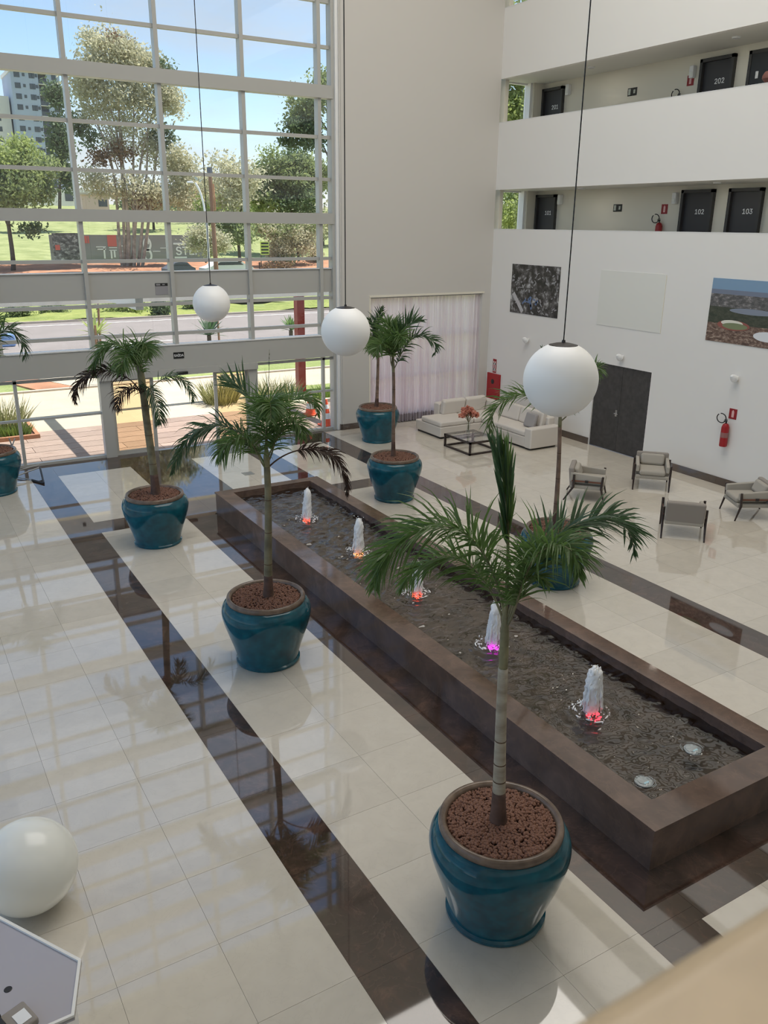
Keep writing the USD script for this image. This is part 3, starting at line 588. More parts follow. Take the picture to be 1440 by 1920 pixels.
# ------------------------------------------------------------------ potted palms
POT = [(0.0, 0.0), (0.405, 0.0), (0.415, 0.012), (0.415, 0.035), (0.395, 0.05), (0.402, 0.10), (0.435, 0.22), (0.49, 0.38), (0.545, 0.54), (0.572, 0.66), (0.574, 0.72), (0.56, 0.78), (0.525, 0.83), (0.49, 0.85), (0.44, 0.85), (0.44, 0.70), (0.0, 0.70)]
RIM = [(0.43, 0.80), (0.494, 0.842), (0.502, 0.86), (0.502, 0.885), (0.494, 0.905), (0.478, 0.915), (0.462, 0.912), (0.446, 0.90), (0.436, 0.88), (0.43, 0.84), (0.43, 0.80)]
def smooth_profile(p, n=4):
    p = np.array(p, float); out = [p[0]]
    for a, b in zip(p, p[1:]): out += [a + (b - a) * (k + 1) / n for k in range(n)]
    q = np.array(out); 
    for _ in range(3): q[1:-1] = 0.25 * q[:-2] + 0.5 * q[1:-1] + 0.25 * q[2:]
    return q
pot_mesh = lathe(np.vstack([POT[:5], smooth_profile(POT[4:14], 3), POT[14:]]), 72)
rim_mesh = lathe(RIM, 72)
def pebbles(n, r, seed, sub=1):
    rng = np.random.default_rng(seed); ico = trimesh.creation.icosphere(sub, 1.0); V, Fc = [], []
    rad = 0.425 * np.sqrt(rng.uniform(0, 1, n)); th = rng.uniform(0, 2 * math.pi, n)
    for k in range(n):
        s = r * rng.uniform(0.75, 1.25) * np.array([1, rng.uniform(0.75, 1.1), rng.uniform(0.7, 1.0)])
        Rm = trimesh.transformations.random_rotation_matrix(rng.uniform(size=3))[:3, :3]
        V.append((ico.vertices * s) @ Rm.T + [rad[k] * math.cos(th[k]), rad[k] * math.sin(th[k]), 0.868 + 0.012 * rng.uniform() + 0.012 * (1 - (rad[k] / 0.43) ** 2)]); Fc.append(ico.faces + k * len(ico.vertices))
    return trimesh.Trimesh(np.vstack(V), np.vstack(Fc), process=False)
def frond(pts, base, n=60, length=0.36, width=0.020, droop=0.35, spread=0.75, seed=0, start=0.14, fan=0.5, lift=0.25, thick=0.011, tip=0.6):
    """one feather leaf: returns (rachis, leaflets), in the frame of the pot"""
    rng = np.random.default_rng(seed); p = spline(np.asarray(pts) - base, 48); k = np.linspace(0, 1, 48)
    rach = tube(p, thick * (1 - 0.8 * k), 6); V, Fc = [], []
    T = np.gradient(p, axis=0); T /= np.linalg.norm(T, axis=1, keepdims=True)
    for side in (-1, 1):
        for i in range(n):
            t = start + (1 - start) * (i + rng.uniform(0, 0.9)) / n; u = t * 47; a = int(min(46, u)); q = p[a] + (p[a + 1] - p[a]) * (u - a); tt = T[a]
            s = np.cross(tt, [0, 0, 1.0]); s /= np.linalg.norm(s) + 1e-9; up = np.cross(s, tt)
            L = length * (0.45 + 0.55 * math.sin(math.pi * min(1.0, 0.15 + 0.9 * (t - start) / (1 - start)))) * rng.uniform(0.8, 1.15) * (1 if t < 0.9 else tip)
            phi = rng.normal(lift, fan)                                # leaflets stand off the rachis in several planes
            d = side * s * math.cos(phi) * spread + up * math.sin(phi) * spread + tt * (0.38 + 0.5 * t); d /= np.linalg.norm(d)
            nrm = np.cross(d, tt); nrm /= np.linalg.norm(nrm) + 1e-9; w = np.cross(nrm, d); ws = [0.35, 1.0, 0.85, 0.5, 0.05]; pos = q; b0 = len(V)
            wd = width * rng.uniform(0.8, 1.2); roll = rng.normal(0, 0.5); w = w * math.cos(roll) + nrm * math.sin(roll)
            for m in range(5):
                V += [pos - w * wd * ws[m] / 2, pos + w * wd * ws[m] / 2]
                d = d + np.array([0, 0, -1.0]) * droop * (0.12 + 0.2 * m); d /= np.linalg.norm(d); pos = pos + d * L / 4
            for m in range(4):
                x = b0 + 2 * m; Fc += [[x, x + 1, x + 3], [x, x + 3, x + 2]]
    return rach, trimesh.Trimesh(np.array(V), np.array(Fc), process=False)
def palm(label, base, trunk_px, fronds, bark='trunk', r0=0.055, r1=0.033, seed=0, npeb=1500, pr=0.013, shaft=0.35, copy_pot=None, sub=0, group=None):
    """fronds: (points (px, py, offset along the view), dict of frond() settings, material)"""
    b = np.array([base[0], base[1], 0.0])
    t = thing('potted_palm', label, 'potted palm', b)
    p = obj('pot', pot_mesh, M['pot'], t, smooth=45)
    obj('pot_rim', rim_mesh, M['pot_rim'], p, smooth=60)
    obj('soil', lathe([(0.0, 0.862), (0.435, 0.862), (0.435, 0.80), (0, 0.80)], 40), M['soil'], p)
    obj('pebbles', pebbles(npeb, pr, seed, sub), M['pebble'], t, kind='stuff', smooth=sub > 0)
    axis = [at_trunk(*q, base) - b for q in trunk_px]; axis[0][2] = 0.80
    c = spline(axis, 40); k = np.linspace(0, 1, 40)
    rad = r1 + (r0 - r1) * (1 - k) ** 1.5 + 0.045 * np.exp(-k * 22)
    cut = int(40 * (1 - shaft))
    obj('trunk', tube(c[6:cut + 1], rad[6:cut + 1], 16), M[bark], t, smooth=True)
    obj('trunk_base', tube(c[:8], rad[:8] * 1.02, 16), M['trunk_base'], t, smooth=True)
    rad2 = rad.copy(); kk = np.linspace(0, 1, 40 - cut); rad2[cut:] = r1 * (1.0 + 0.22 * np.sin(np.pi * np.clip(kk * 1.2, 0, 1)) - 0.5 * kk)
    obj('crownshaft', tube(c[cut:], rad2[cut:], 14), M['shaft'], t, smooth=True)
    rings = [lathe([(rad[i] * 0.9, -0.006), (rad[i] * 1.05, -0.004), (rad[i] * 1.05, 0.004), (rad[i] * 0.9, 0.006)], 16, c[i]) for i in ((9, 12, 16) if seed == 1 else range(10, cut, 8))]
    obj('trunk_ring', rings, M['trunk_ring'], t, kind='stuff')
    for n, (pts, kw, m) in enumerate(fronds):
        P3 = [at_trunk(*(q[:2]), base, q[2] if len(q) > 2 else 0.0) for q in pts]
        ra, lf = frond(P3, b, seed=seed * 31 + n, **kw)
        fr = obj('frond', ra, M['shaft'] if m != 'palm_brown' else M['trunk_base'], t, smooth=True)
        obj('leaflets', lf, M[m], fr, kind='stuff')
    return t
PA, PBs, PC, PD, PE, PF, PG = (3.65, 4.22), (3.70, 9.10), (3.67, 13.97), (8.67, 14.07), (10.83, 18.45), (8.68, 9.16), (1.55, 18.45)
big = dict(n=140, length=0.50, width=0.018, droop=0.5)
pa = palm('nearest potted palm, teal glazed pot by the near corner of the fountain', PA, [(935, 1530), (938, 1400), (943, 1260), (947, 1170), (948, 1120)],
    [([(947, 1180, 0), (918, 1060, 0), (850, 990, -0.02), (765, 1008, -0.1), (702, 1100, -0.25)], dict(big, n=150, length=0.42, start=0.22), 'palm'),
     ([(947, 1180, 0), (908, 1090, 0.1), (850, 1045, 0.2), (795, 1058, 0.25), (752, 1105, 0.25)], dict(big, n=90, length=0.34, start=0.25), 'palm'),
     ([(949, 1175, 0), (985, 1080, -0.12), (1030, 1025, -0.25), (1068, 1030, -0.38), (1085, 1080, -0.48)], dict(big, n=150, length=0.40, droop=0.55, start=0.2), 'palm'),
     ([(949, 1175, 0), (992, 1060, 0.05), (1075, 985, 0.2), (1150, 975, 0.3), (1188, 1035, 0.35)], dict(big, n=95, length=0.36, droop=0.35, width=0.021, start=0.3), 'palm_dark'),
     ([(948, 1180, 0), (972, 1110, -0.05), (1002, 1080, -0.1), (1030, 1100, -0.15)], dict(n=44, length=0.24, width=0.015, droop=0.4, start=0.4), 'palm'),
     ([(948, 1150, 0), (952, 1020, 0), (948, 930, 0), (938, 870, 0), (922, 826, 0)], dict(n=24, length=0.36, width=0.030, droop=-0.04, spread=0.16, fan=1.0, lift=0.0, start=0.40, thick=0.013), 'palm_dark'),
     ([(949, 1150, 0), (953, 1020, 0), (952, 930, 0), (950, 880, 0), (947, 832, 0)], dict(n=24, length=0.36, width=0.028, droop=-0.04, spread=0.13, fan=1.0, lift=0.0, start=0.42, thick=0.013), 'palm')],
    r0=0.058, r1=0.034, seed=1, npeb=2600, pr=0.0145, sub=1, shaft=0.30)
pb_ = palm('second potted palm along the fountain\'s left side, with one dry brown frond', PBs, [(503, 1100), (503, 1000), (502, 910), (500, 865), (499, 835)],
    [([(500, 880, 0), (472, 832, 0), (425, 800, 0), (372, 806, 0), (338, 848, 0), (324, 885, 0)], dict(n=120, length=0.38, width=0.019, droop=0.75, start=0.2), 'palm_dark'),
     ([(500, 880, 0), (480, 845, -0.15), (452, 822, -0.35), (425, 835, -0.45), (412, 862, -0.5)], dict(n=100, length=0.40, width=0.019, droop=0.8, start=0.25), 'palm'),
     ([(500, 880, 0), (535, 853, 0), (580, 842, 0), (622, 853, 0), (643, 885, 0), (650, 928, 0)], dict(n=120, length=0.27, width=0.017, droop=0.8, start=0.3), 'palm_brown'),
     ([(500, 870, 0), (492, 790, 0.1), (462, 738, 0.15), (412, 712, 0.2)], dict(n=34, length=0.42, width=0.030, droop=0.12, start=0.4), 'palm_dark'),
     ([(500, 870, 0), (522, 800, 0.1), (550, 750, 0.2), (578, 745, 0.3), (594, 778, 0.35)], dict(n=100, length=0.36, width=0.019, droop=0.5), 'palm'),
     ([(500, 870, 0), (500, 790, -0.1), (505, 755, -0.35), (508, 790, -0.7)], dict(n=130, length=0.46, width=0.020, droop=0.5, start=0.25), 'palm'),
     ([(500, 870, 0), (527, 810, -0.1), (552, 790, -0.25), (568, 825, -0.4)], dict(n=100, length=0.36, width=0.018, droop=0.6, start=0.25), 'palm'),
     ([(500, 870, 0), (502, 780, 0), (504, 710, 0), (505, 655, 0)], dict(n=8, length=0.12, width=0.010, droop=-0.1, spread=0.1, fan=1.0, start=0.2, thick=0.008), 'spear')],
    bark='trunk_olive', r0=0.058, r1=0.038, seed=2, npeb=1700, pr=0.016, shaft=0.15)
pc_ = palm('potted palm left of the entrance door, trunk leaning left', PC, [(291, 915), (285, 860), (274, 780), (266, 715), (258, 668)],
    [([(265, 720, 0), (245, 665, 0), (212, 645, 0), (188, 660, 0), (176, 700, 0)], dict(n=120, length=0.44, width=0.022, droop=0.8), 'palm'),
     ([(268, 745, 0), (238, 708, 0), (195, 695, 0), (160, 708, 0), (142, 755, 0)], dict(n=110, length=0.36, width=0.020, droop=0.85, start=0.25), 'palm_brown'),
     ([(268, 745, 0), (298, 715, 0), (328, 706, 0), (348, 718, 0), (360, 755, 0)], dict(n=70, length=0.28, width=0.015, droop=0.8, start=0.3), 'palm_dark'),
     ([(262, 705, 0), (256, 660, -0.1), (266, 645, -0.3), (278, 672, -0.6)], dict(n=120, length=0.46, width=0.021, droop=0.6, start=0.2), 'palm'),
     ([(264, 715, 0), (254, 672, -0.2), (240, 665, -0.5), (226, 700, -0.8)], dict(n=110, length=0.46, width=0.021, droop=0.7, start=0.25), 'palm'),
     ([(268, 750, 0), (280, 728, -0.2), (290, 745, -0.3), (298, 795, -0.4)], dict(n=70, length=0.32, width=0.017, droop=0.8), 'palm_dark'),
     ([(268, 750, 0), (245, 728, -0.2), (230, 735, -0.3), (222, 770, -0.4)], dict(n=60, length=0.32, width=0.018, droop=0.8), 'palm_brown')],
    bark='trunk_olive', r0=0.07, r1=0.058, seed=3, npeb=1300, pr=0.017, shaft=0.25)
pd_ = palm('potted palm in front of the curtain, between the fountain and the sofa', PD, [(738, 850), (738, 770), (738, 710), (737, 680), (736, 660)],
    [([(737, 690, 0), (745, 640, 0), (762, 612, 0), (795, 600, 0)], dict(n=40, length=0.42, width=0.035, droop=0.15, start=0.35), 'palm_dark'),
     ([(737, 695, 0), (760, 650, 0), (785, 630, 0), (808, 636, 0), (815, 664, 0)], dict(n=66, length=0.40, width=0.028, droop=0.45), 'palm_dark'),
     ([(737, 690, 0), (733, 640, 0), (728, 610, 0.1), (712, 600, 0.2)], dict(n=60, length=0.46, width=0.030, droop=0.3, start=0.25), 'palm'),
     ([(737, 690, 0), (728, 655, -0.2), (715, 645, -0.4), (704, 668, -0.6)], dict(n=60, length=0.42, width=0.028, droop=0.4, start=0.25), 'palm'),
     ([(737, 690, 0), (740, 645, -0.2), (748, 628, -0.4), (752, 650, -0.7)], dict(n=70, length=0.42, width=0.028, droop=0.45, start=0.25), 'palm'),
     ([(737, 690, 0), (738, 640, 0), (738, 605, 0)], dict(n=40, length=0.40, width=0.026, droop=0.1, spread=0.5, start=0.3), 'palm')],
    bark='trunk_brown', r0=0.042, r1=0.030, seed=4, npeb=1200, pr=0.018, shaft=0.18)
pe_ = palm('potted palm farthest back, beside the white end wall', PE, [(706, 757), (708, 710), (709, 665), (709, 640)],
    [([(708, 670, 0), (708, 622, 0), (713, 590, 0), (718, 577, 0)], dict(n=56, length=0.42, width=0.036, droop=0.2, start=0.3), 'palm_dark'),
     ([(708, 670, 0), (700, 630, 0), (697, 610, 0), (690, 598, 0)], dict(n=50, length=0.42, width=0.034, droop=0.3, start=0.25), 'palm_dark'),
     ([(708, 670, 0), (702, 645, -0.2), (698, 640, -0.5), (695, 662, -0.7)], dict(n=50, length=0.44, width=0.034, droop=0.4), 'palm'),
     ([(708, 670, 0), (715, 630, -0.2), (722, 620, -0.4), (728, 640, -0.6)], dict(n=50, length=0.44, width=0.034, droop=0.4), 'palm')],
    bark='trunk_brown', r0=0.048, r1=0.034, seed=5, npeb=900, pr=0.02, shaft=0.15)
pf_ = palm('potted palm right of the fountain, its crown hidden by the nearest globe lamp', PF, [(1041, 975), (1046, 900), (1049, 830), (1050, 790), (1051, 770)],
    [([(1051, 790, 0), (1010, 745, 0), (965, 742, 0), (930, 765, 0), (922, 815, 0)], dict(n=85, length=0.44, width=0.022, droop=0.4), 'palm'),
     ([(1051, 790, 0), (1085, 735, 0), (1105, 700, 0), (1118, 690, 0), (1122, 715, 0)], dict(n=60, length=0.34, width=0.022, droop=0.4), 'palm'),
     ([(1051, 785, 0), (1040, 720, 0), (1025, 675, 0), (1017, 652, 0)], dict(n=40, length=0.26, width=0.022, droop=0.1, spread=0.3), 'palm_dark'),
     ([(1051, 785, 0), (1075, 730, -0.2), (1085, 725, -0.5), (1090, 760, -0.7)], dict(n=40, length=0.30, width=0.020, droop=0.4), 'palm')],
    bark='trunk_brown', r0=0.045, r1=0.028, seed=6, npeb=1300, pr=0.017, shaft=0.15)
pg_ = palm('potted palm cut off by the photo\'s left edge', PG, [(-14, 845), (-16, 760), (-17, 700), (-18, 680)],
    [([(-18, 690, 0), (-5, 630, 0), (18, 618, 0), (38, 635, 0), (44, 672, 0)], dict(n=66, length=0.44, width=0.030, droop=0.5), 'palm_dark'),
     ([(-18, 690, 0), (-40, 630, 0), (-70, 620, 0), (-95, 660, 0)], dict(n=66, length=0.44, width=0.030, droop=0.5), 'palm'),
     ([(-18, 690, 0), (-16, 625, 0), (-14, 600, -0.3), (-12, 630, -0.6)], dict(n=66, length=0.44, width=0.030, droop=0.5), 'palm')],
    r0=0.06, r1=0.04, seed=7, npeb=900, pr=0.02, shaft=0.2)

# ------------------------------------------------------------------ globe lamps
def pendant(label, c, D):
    r = D / 2; x, y, z = c
    t = thing('pendant_lamp', label, 'pendant lamp', (x, y, z), group='white globe lamps hung over the fountain')
    a = math.asin(0.34); h = r * math.cos(a); th = np.linspace(math.pi, a, 64)
    obj('globe', lathe(np.stack([r * np.sin(th), r * np.cos(th)], 1), 96), M['globe'], t, smooth=True)
    obj('cap', lathe([(0, h + 0.045), (0.016, h + 0.045), (0.02, h + 0.022), (r * 0.20, h + 0.014), (r * 0.385, h - 0.004), (r * 0.385, h - 0.016), (0, h - 0.016)], 40), M['dark_metal'], t, smooth=40)
    obj('cable', cyl((0, 0, h + 0.04), (0, 0, ZC - z), 0.006 if y < 8 else 0.008, n=8), M['cable'], t)
def globe_at(px, py, r_px, D): return CAM + ray(px, py) * (F_PX * D / 2 / r_px)
for (px, py, r, label) in ((1051, 712, 69.5, 'nearest and largest-looking white globe pendant, in front of the double door'), (648, 621, 46.0, 'middle white globe pendant at the edge of the white end wall'),
                           (396.5, 568.5, 34.5, 'farthest white globe pendant, seen against the glass front')):
    pendant(label, globe_at(px, py, r, 0.76), 0.76)
g4 = thing('globe_floor_lamp', 'glossy white globe lamp standing on the floor at the lower left', 'lamp', (0.345, 6.20, 0.0))
obj('globe', moved(trimesh.creation.icosphere(5, 0.384), None, (0, 0, 0.386)), M['globe_gloss'], g4, smooth=True)
obj('foot_ring', lathe([(0.10, 0.0), (0.125, 0.0), (0.125, 0.03), (0.10, 0.03), (0.10, 0.0)], 32), M['white'], g4, smooth=40)

# ------------------------------------------------------------------ reception counter, lower left corner
dk = thing('reception_counter', 'glossy white reception counter at the lower left corner', 'counter')
OUT = [(0.449, 4.366), (-0.40, 5.72), (-2.2, 5.72), (-2.2, 3.97), (0.33, 3.985)]
obj('counter_top', prism(OUT, 1.02, 1.045), M['desk'], dk)
ins = list(Polygon(OUT).buffer(-0.06).exterior.coords)[:-1]
obj('counter_body', prism(ins, 0.0, 1.02), M['white'], dk)
ring = Polygon(OUT).difference(Polygon(OUT).buffer(-0.018))
m_ = trimesh.creation.extrude_polygon(ring, 0.028, engine='earcut'); m_.apply_translation((0, 0, 1.032))
obj('edge_lip', m_, M['desk_edge'], dk)
gp = CAM + ray(15, 1855) * ((1.046 - EYE) / ray(15, 1855)[2])
obj('cable_hole', lathe([(0, 0.002), (0.020, 0.002), (0.024, 0.0), (0, 0)], 20, (gp[0], gp[1], 1.0455)), M['black'], dk, label='small round black cable hole')
mp = CAM + ray(38, 1912) * ((1.06 - EYE) / ray(38, 1912)[2])
mo = thing('desk_phone', 'dark grey desk telephone with black handset on the white counter', 'telephone', (mp[0] - 0.03, mp[1] - 0.02, 1.046), 20)
obj('body', RB(-0.10, 0.10, -0.09, 0.09, 0.0, 0.05, 0.015), M['chair_back'], mo, smooth=40)
obj('handset', [RB(-0.095, -0.045, -0.10, 0.10, 0.05, 0.075, 0.012), RB(-0.1, -0.04, -0.11, -0.06, 0.045, 0.085, 0.012), RB(-0.1, -0.04, 0.06, 0.11, 0.045, 0.085, 0.012)], M['black'], mo, smooth=40)
obj('keypad', B(0.0, 0.075, -0.06, 0.03, 0.05, 0.054), M['white'], mo)

# ------------------------------------------------------------------ lounge: armchairs
def armchair(label, loc, rz):
    t = thing('armchair', label, 'armchair', loc, rz, group='four armchairs in the lounge')
    w, dp = 0.78, 0.80                                                  # faces +y in its own frame
    legs = []
    for sx in (-1, 1):
        x = sx * (w / 2 - 0.018)
        for y0, y1 in ((dp / 2 - 0.10, dp / 2 - 0.02), (-dp / 2 + 0.14, -dp / 2 - 0.04)):
            legs.append(tube([(x, y1, 0.0), (x, y0, 0.30), (x, y0 + (0.02 if y0 > 0 else -0.0), 0.56)], [0.014, 0.024, 0.024], 8))
    for l in legs: obj('leg', l, M['dark_wood'], t, smooth=40)
    for sx in (-1, 1):
        x0, x1 = sorted((sx * (w / 2 - 0.04), sx * (w / 2 - 0.115)))
        arm = RB(x0, x1, -dp / 2 + 0.06, dp / 2 - 0.06, 0.40, 0.60, 0.022)
        arm.vertices[:, 2] -= np.where(arm.vertices[:, 2] > 0.5, 0.05 * np.clip((arm.vertices[:, 1] + 0.1) / 0.4, 0, 1), 0)
        a_ = obj('arm', arm, M['chair_fabric'], t, smooth=40)
        xs = sx * (w / 2 - 0.022)
        obj('strap', B(xs - 0.004, xs + 0.004, -dp / 2 + 0.10, dp / 2 - 0.08, 0.415, 0.445), M['strap'], a_, label='brown leather strap')
        obj('buckle', B(xs - 0.007 , xs + 0.007, -0.035, 0.035, 0.405, 0.455), M['dark_metal'], a_)
    obj('seat_frame', RB(-w / 2 + 0.05, w / 2 - 0.05, -dp / 2 + 0.06, dp / 2 - 0.05, 0.255, 0.335, 0.02), M['chair_fabric'], t, smooth=40)
    obj('seat_cushion', RB(-w / 2 + 0.12, w / 2 - 0.12, -dp / 2 + 0.14, dp / 2 - 0.03, 0.335, 0.445, 0.045, 4), M['chair_fabric'], t, smooth=50)
    bk = RB(-w / 2 + 0.05, w / 2 - 0.05, -0.055, 0.055, 0.0, 0.42, 0.035, 4); bk.apply_transform(RX(math.radians(7))); bk.apply_translation((0, -dp / 2 + 0.12, 0.28))
    obj('backrest', bk, M['chair_back'], t, smooth=50)
    cu = RB(-w / 2 + 0.14, w / 2 - 0.14, -0.06, 0.06, 0.0, 0.25, 0.055, 4); cu.apply_transform(RX(math.radians(20))); cu.apply_translation((0, -dp / 2 + 0.235, 0.44))
    obj('back_cushion', cu, M['chair_fabric'], t, smooth=50)
    return t
armchair('grey-beige armchair seen from its side, nearest the sofa, facing right', (12.25, 12.15, 0), -138)
armchair('grey-beige armchair facing the camera beside the double door', (14.02, 12.02, 0), 134)
armchair('grey-beige armchair seen from behind, nearest the fountain', (12.27, 9.66, 0), -47)
armchair('grey-beige armchair cut by the photo\'s right edge', (14.22, 9.72, 0), 60)

# sofa (an L of two seats), coffee table, vase
sf = thing('sofa', 'cream L-shaped corner sofa in front of the curtain', 'sofa')
obj('plinth', [B(12.36, 14.50, 17.78, 18.85, 0.0, 0.05), B(13.72, 14.55, 15.70, 17.77, 0.0, 0.045)], M['black'], sf)
obj('base', RB(12.32, 14.60, 17.70, 18.92, 0.05, 0.32, 0.03), M['sofa_fabric'], sf, smooth=40)
obj('base', RB(13.64, 14.60, 15.62, 17.72, 0.05, 0.32, 0.03), M['sofa_fabric'], sf, smooth=40)
for x0, x1 in ((12.32, 13.42), (13.44, 14.42)): obj('seat_cushion', RB(x0, x1, 17.70, 18.66, 0.32, 0.46, 0.05, 4), M['sofa_fabric'], sf, smooth=50)
obj('seat_cushion', RB(13.64, 14.34, 15.86, 17.68, 0.32, 0.46, 0.05, 4), M['sofa_fabric'], sf, smooth=50)
obj('arm', RB(13.625, 14.62, 15.60, 15.86, 0.045, 0.56, 0.04), M['sofa_fabric'], sf, smooth=40)
obj('backrest', RB(14.40, 14.64, 15.86, 18.92, 0.05, 0.74, 0.05), M['sofa_fabric'], sf, smooth=40)
obj('backrest', RB(12.90, 14.42, 18.66, 18.92, 0.05, 0.74, 0.05), M['sofa_fabric'], sf, smooth=40)
for x0, x1 in ((12.92, 13.66), (13.68, 14.38)):
    m = RB(x0, x1, -0.09, 0.09, 0.0, 0.42, 0.06, 4); m.apply_transform(RX(math.radians(12))); m.apply_translation((0, 18.58, 0.45)); obj('back_cushion', m, M['sofa_fabric'], sf, smooth=50)
for y0, y1 in ((15.95, 16.85), (16.87, 17.72)):
    m = RB(-0.09, 0.09, y0, y1, 0.0, 0.42, 0.06, 4); m.apply_transform(RY(math.radians(12))); m.apply_translation((14.30, 0, 0.45)); obj('back_cushion', m, M['sofa_fabric'], sf, smooth=50)
m = RB(-0.06, 0.06, -0.2, 0.2, 0.0, 0.38, 0.05, 4); m.apply_transform(RY(math.radians(18))); m.apply_translation((14.02, 16.16, 0.465))
tag(obj('throw_pillow', m, plain('grey_pillow', (0.33, 0.31, 0.30), 0.9), smooth=50), 'grey throw pillow at the near end of the cream sofa', 'pillow')
ctb = thing('coffee_table', 'low square coffee table with dark frame and glass top', 'coffee table')
a, b, c, d, h = 12.02, 12.95, 15.98, 17.10, 0.33; w = 0.045
obj('frame', [B(x, x + w, y, y + w, 0, h) for x in (a, b - w) for y in (c, d - w)] + [B(a, b, y, y + w, z, z + w) for y in (c, d - w) for z in (0.0, h - w)] + [B(x, x + w, c, d, z, z + w) for x in (a, b - w) for z in (0.0, h - w)]
    + [B(a, b, (c + d) / 2, (c + d) / 2 + w, h - w, h)], M['dark_wood'], ctb)
obj('glass_top', B(a + 0.01, b - 0.01, c + 0.01, d - 0.01, h, h + 0.01), M['table_glass'], ctb)
vs = thing('flower_vase', 'clear glass vase of coral flowers on the coffee table', 'vase', (12.52, 16.75, h + 0.012))
obj('vase', lathe([(0.0, 0.0), (0.055, 0.0), (0.045, 0.12), (0.05, 0.24), (0.062, 0.30), (0.056, 0.30), (0.044, 0.24), (0.039, 0.12), (0.045, 0.012), (0, 0.012)], 24), M['table_glass'], vs, smooth=50)
rng = np.random.default_rng(9)
for k in range(24):
    a0, el = rng.uniform(0, 6.28), rng.uniform(-0.1, 1.5); r0 = rng.uniform(0.14, 0.26)
    tip = np.array([r0 * math.cos(a0) * math.cos(el), r0 * math.sin(a0) * math.cos(el), 0.44 + r0 * math.sin(el) * 1.0])
    st = obj('stem', tube(spline([(0, 0, 0.05), (0.01 * math.cos(a0), 0.01 * math.sin(a0), 0.30), tip], 8), 0.004, 5), M['shaft'], vs)
    V, Fc = [], []
    for q in range(26):
        dv = rng.normal(size=3); dv /= np.linalg.norm(dv); sd = np.cross(dv, rng.normal(size=3)); sd /= np.linalg.norm(sd); n0 = len(V); L, W = 0.085, 0.036
        V += [tip, tip + dv * L * 0.5 + sd * W, tip + dv * L, tip + dv * L * 0.5 - sd * W]; Fc += [[n0, n0 + 1, n0 + 2], [n0, n0 + 2, n0 + 3]]
    obj('blossom', trimesh.Trimesh(np.array(V), np.array(Fc), process=False), M['petal'], st)

# ------------------------------------------------------------------ things on the right wall
def pic_mat_city():
    return mat('aerial_print_grey', {'tc': ('geometry', {}), 'v': ('voronoi_texture', {'scale': 7.0}), 'n': ('noise_texture', {'scale': 4.2, 'detail': 8.0, 'roughness': 0.7}),
        'r': ('rgb_ramp', {'ramp': [(0.30, (0.012, 0.013, 0.010)), (0.47, (0.035, 0.032, 0.026)), (0.56, (0.12, 0.115, 0.11)), (0.66, (0.50, 0.50, 0.50))]}),
        'mx': ('mix_color', {'fac': 0.45, 'blend_type': 'overlay'}), 'p': ('principled_bsdf', {'roughness': 0.5})},
        [('tc.position', 'v.vector'), ('tc.position', 'n.vector'), ('n.fac', 'r.fac'), ('r.color', 'mx.a'), ('v.color', 'mx.b'), ('r.color', 'p.base_color')])
X_ = XR - 0.012
p1 = thing('picture', 'dark aerial town photograph on the wall, leftmost of three prints', 'picture')
obj('print', B(X_, XR, 16.98, 18.95, 3.075, 4.385), pic_mat_city(), p1)
rng = np.random.default_rng(12); roofs = []; blues = []
for k in range(90):
    y, z = rng.uniform(17.05, 18.88), rng.uniform(3.13, 4.32); a0 = rng.uniform(0, 3.14); m = trimesh.creation.box((0.002, rng.uniform(0.03, 0.12), rng.uniform(0.02, 0.05))); m.apply_transform(RX(a0)); m.apply_translation((X_ - 0.0005, y, z)); roofs.append(m)
for k in range(9):
    m = trimesh.creation.box((0.002, rng.uniform(0.08, 0.2), rng.uniform(0.03, 0.09))); m.apply_transform(RX(rng.uniform(0, 3))); m.apply_translation((X_ - 0.001, rng.uniform(17.7, 18.4), rng.uniform(3.28, 3.52))); blues.append(m)
rd = B(X_ - 0.002, X_, 18.3, 18.42, 3.10, 3.75); rd.apply_translation((0, -18.36, -3.42)); rd.apply_transform(RX(math.radians(-42))); rd.apply_translation((0, 18.62, 3.36))
obj('printed_roofs', roofs, plain('print_grey', (0.32, 0.32, 0.33), 0.5), p1, kind='stuff')
obj('printed_pools', blues, plain('print_blue', (0.13, 0.20, 0.36), 0.5), p1, kind='stuff')
obj('printed_road', trimesh.intersections.slice_mesh_plane(rd, [0, 0, 1], [0, 0, 3.08]), plain('print_pale', (0.50, 0.49, 0.50), 0.5), p1)
p2 = thing('blank_panel', 'blank off-white panel on the wall between the two photographs', 'panel')
obj('panel', B(XR - 0.010, XR, 13.49, 15.53, 3.075, 4.385), plain('blank_panel_paint', (0.74, 0.735, 0.68), 0.8), p2)
obj('panel_edge', [B(XR - 0.012, XR - 0.002, 13.475, 13.49, 3.07, 4.36)], M['corridor_wall'], p2)
p3 = thing('picture', 'aerial photograph of a stadium, lake and town, cut by the photo\'s right edge', 'picture')
Y0, Y1, Z0, Z1 = 10.2, 12.215, 3.075, 4.385; HH = Z1 - Z0
def town_mat(name, stops, sc=14.0):
    return mat(name, {'g': ('geometry', {}), 'mp': ('mapping', {'scale': (1.0, 0.6, 1.4)}), 'n': ('noise_texture', {'scale': sc, 'detail': 6.0, 'roughness': 0.75}), 'r': ('rgb_ramp', {'ramp': stops}), 'p': ('principled_bsdf', {'roughness': 0.5})},
        [('g.position', 'mp.vector'), ('mp.vector', 'n.vector'), ('n.fac', 'r.fac'), ('r.color', 'p.base_color')])
def strip(name, f0, f1, m): obj(name, B(X_, XR, Y0, Y1, Z0 + HH * f0, Z0 + HH * f1), m, p3)
strip('printed_sky', 0.83, 1.0, plain('print_sky', (0.20, 0.32, 0.46), 0.5))
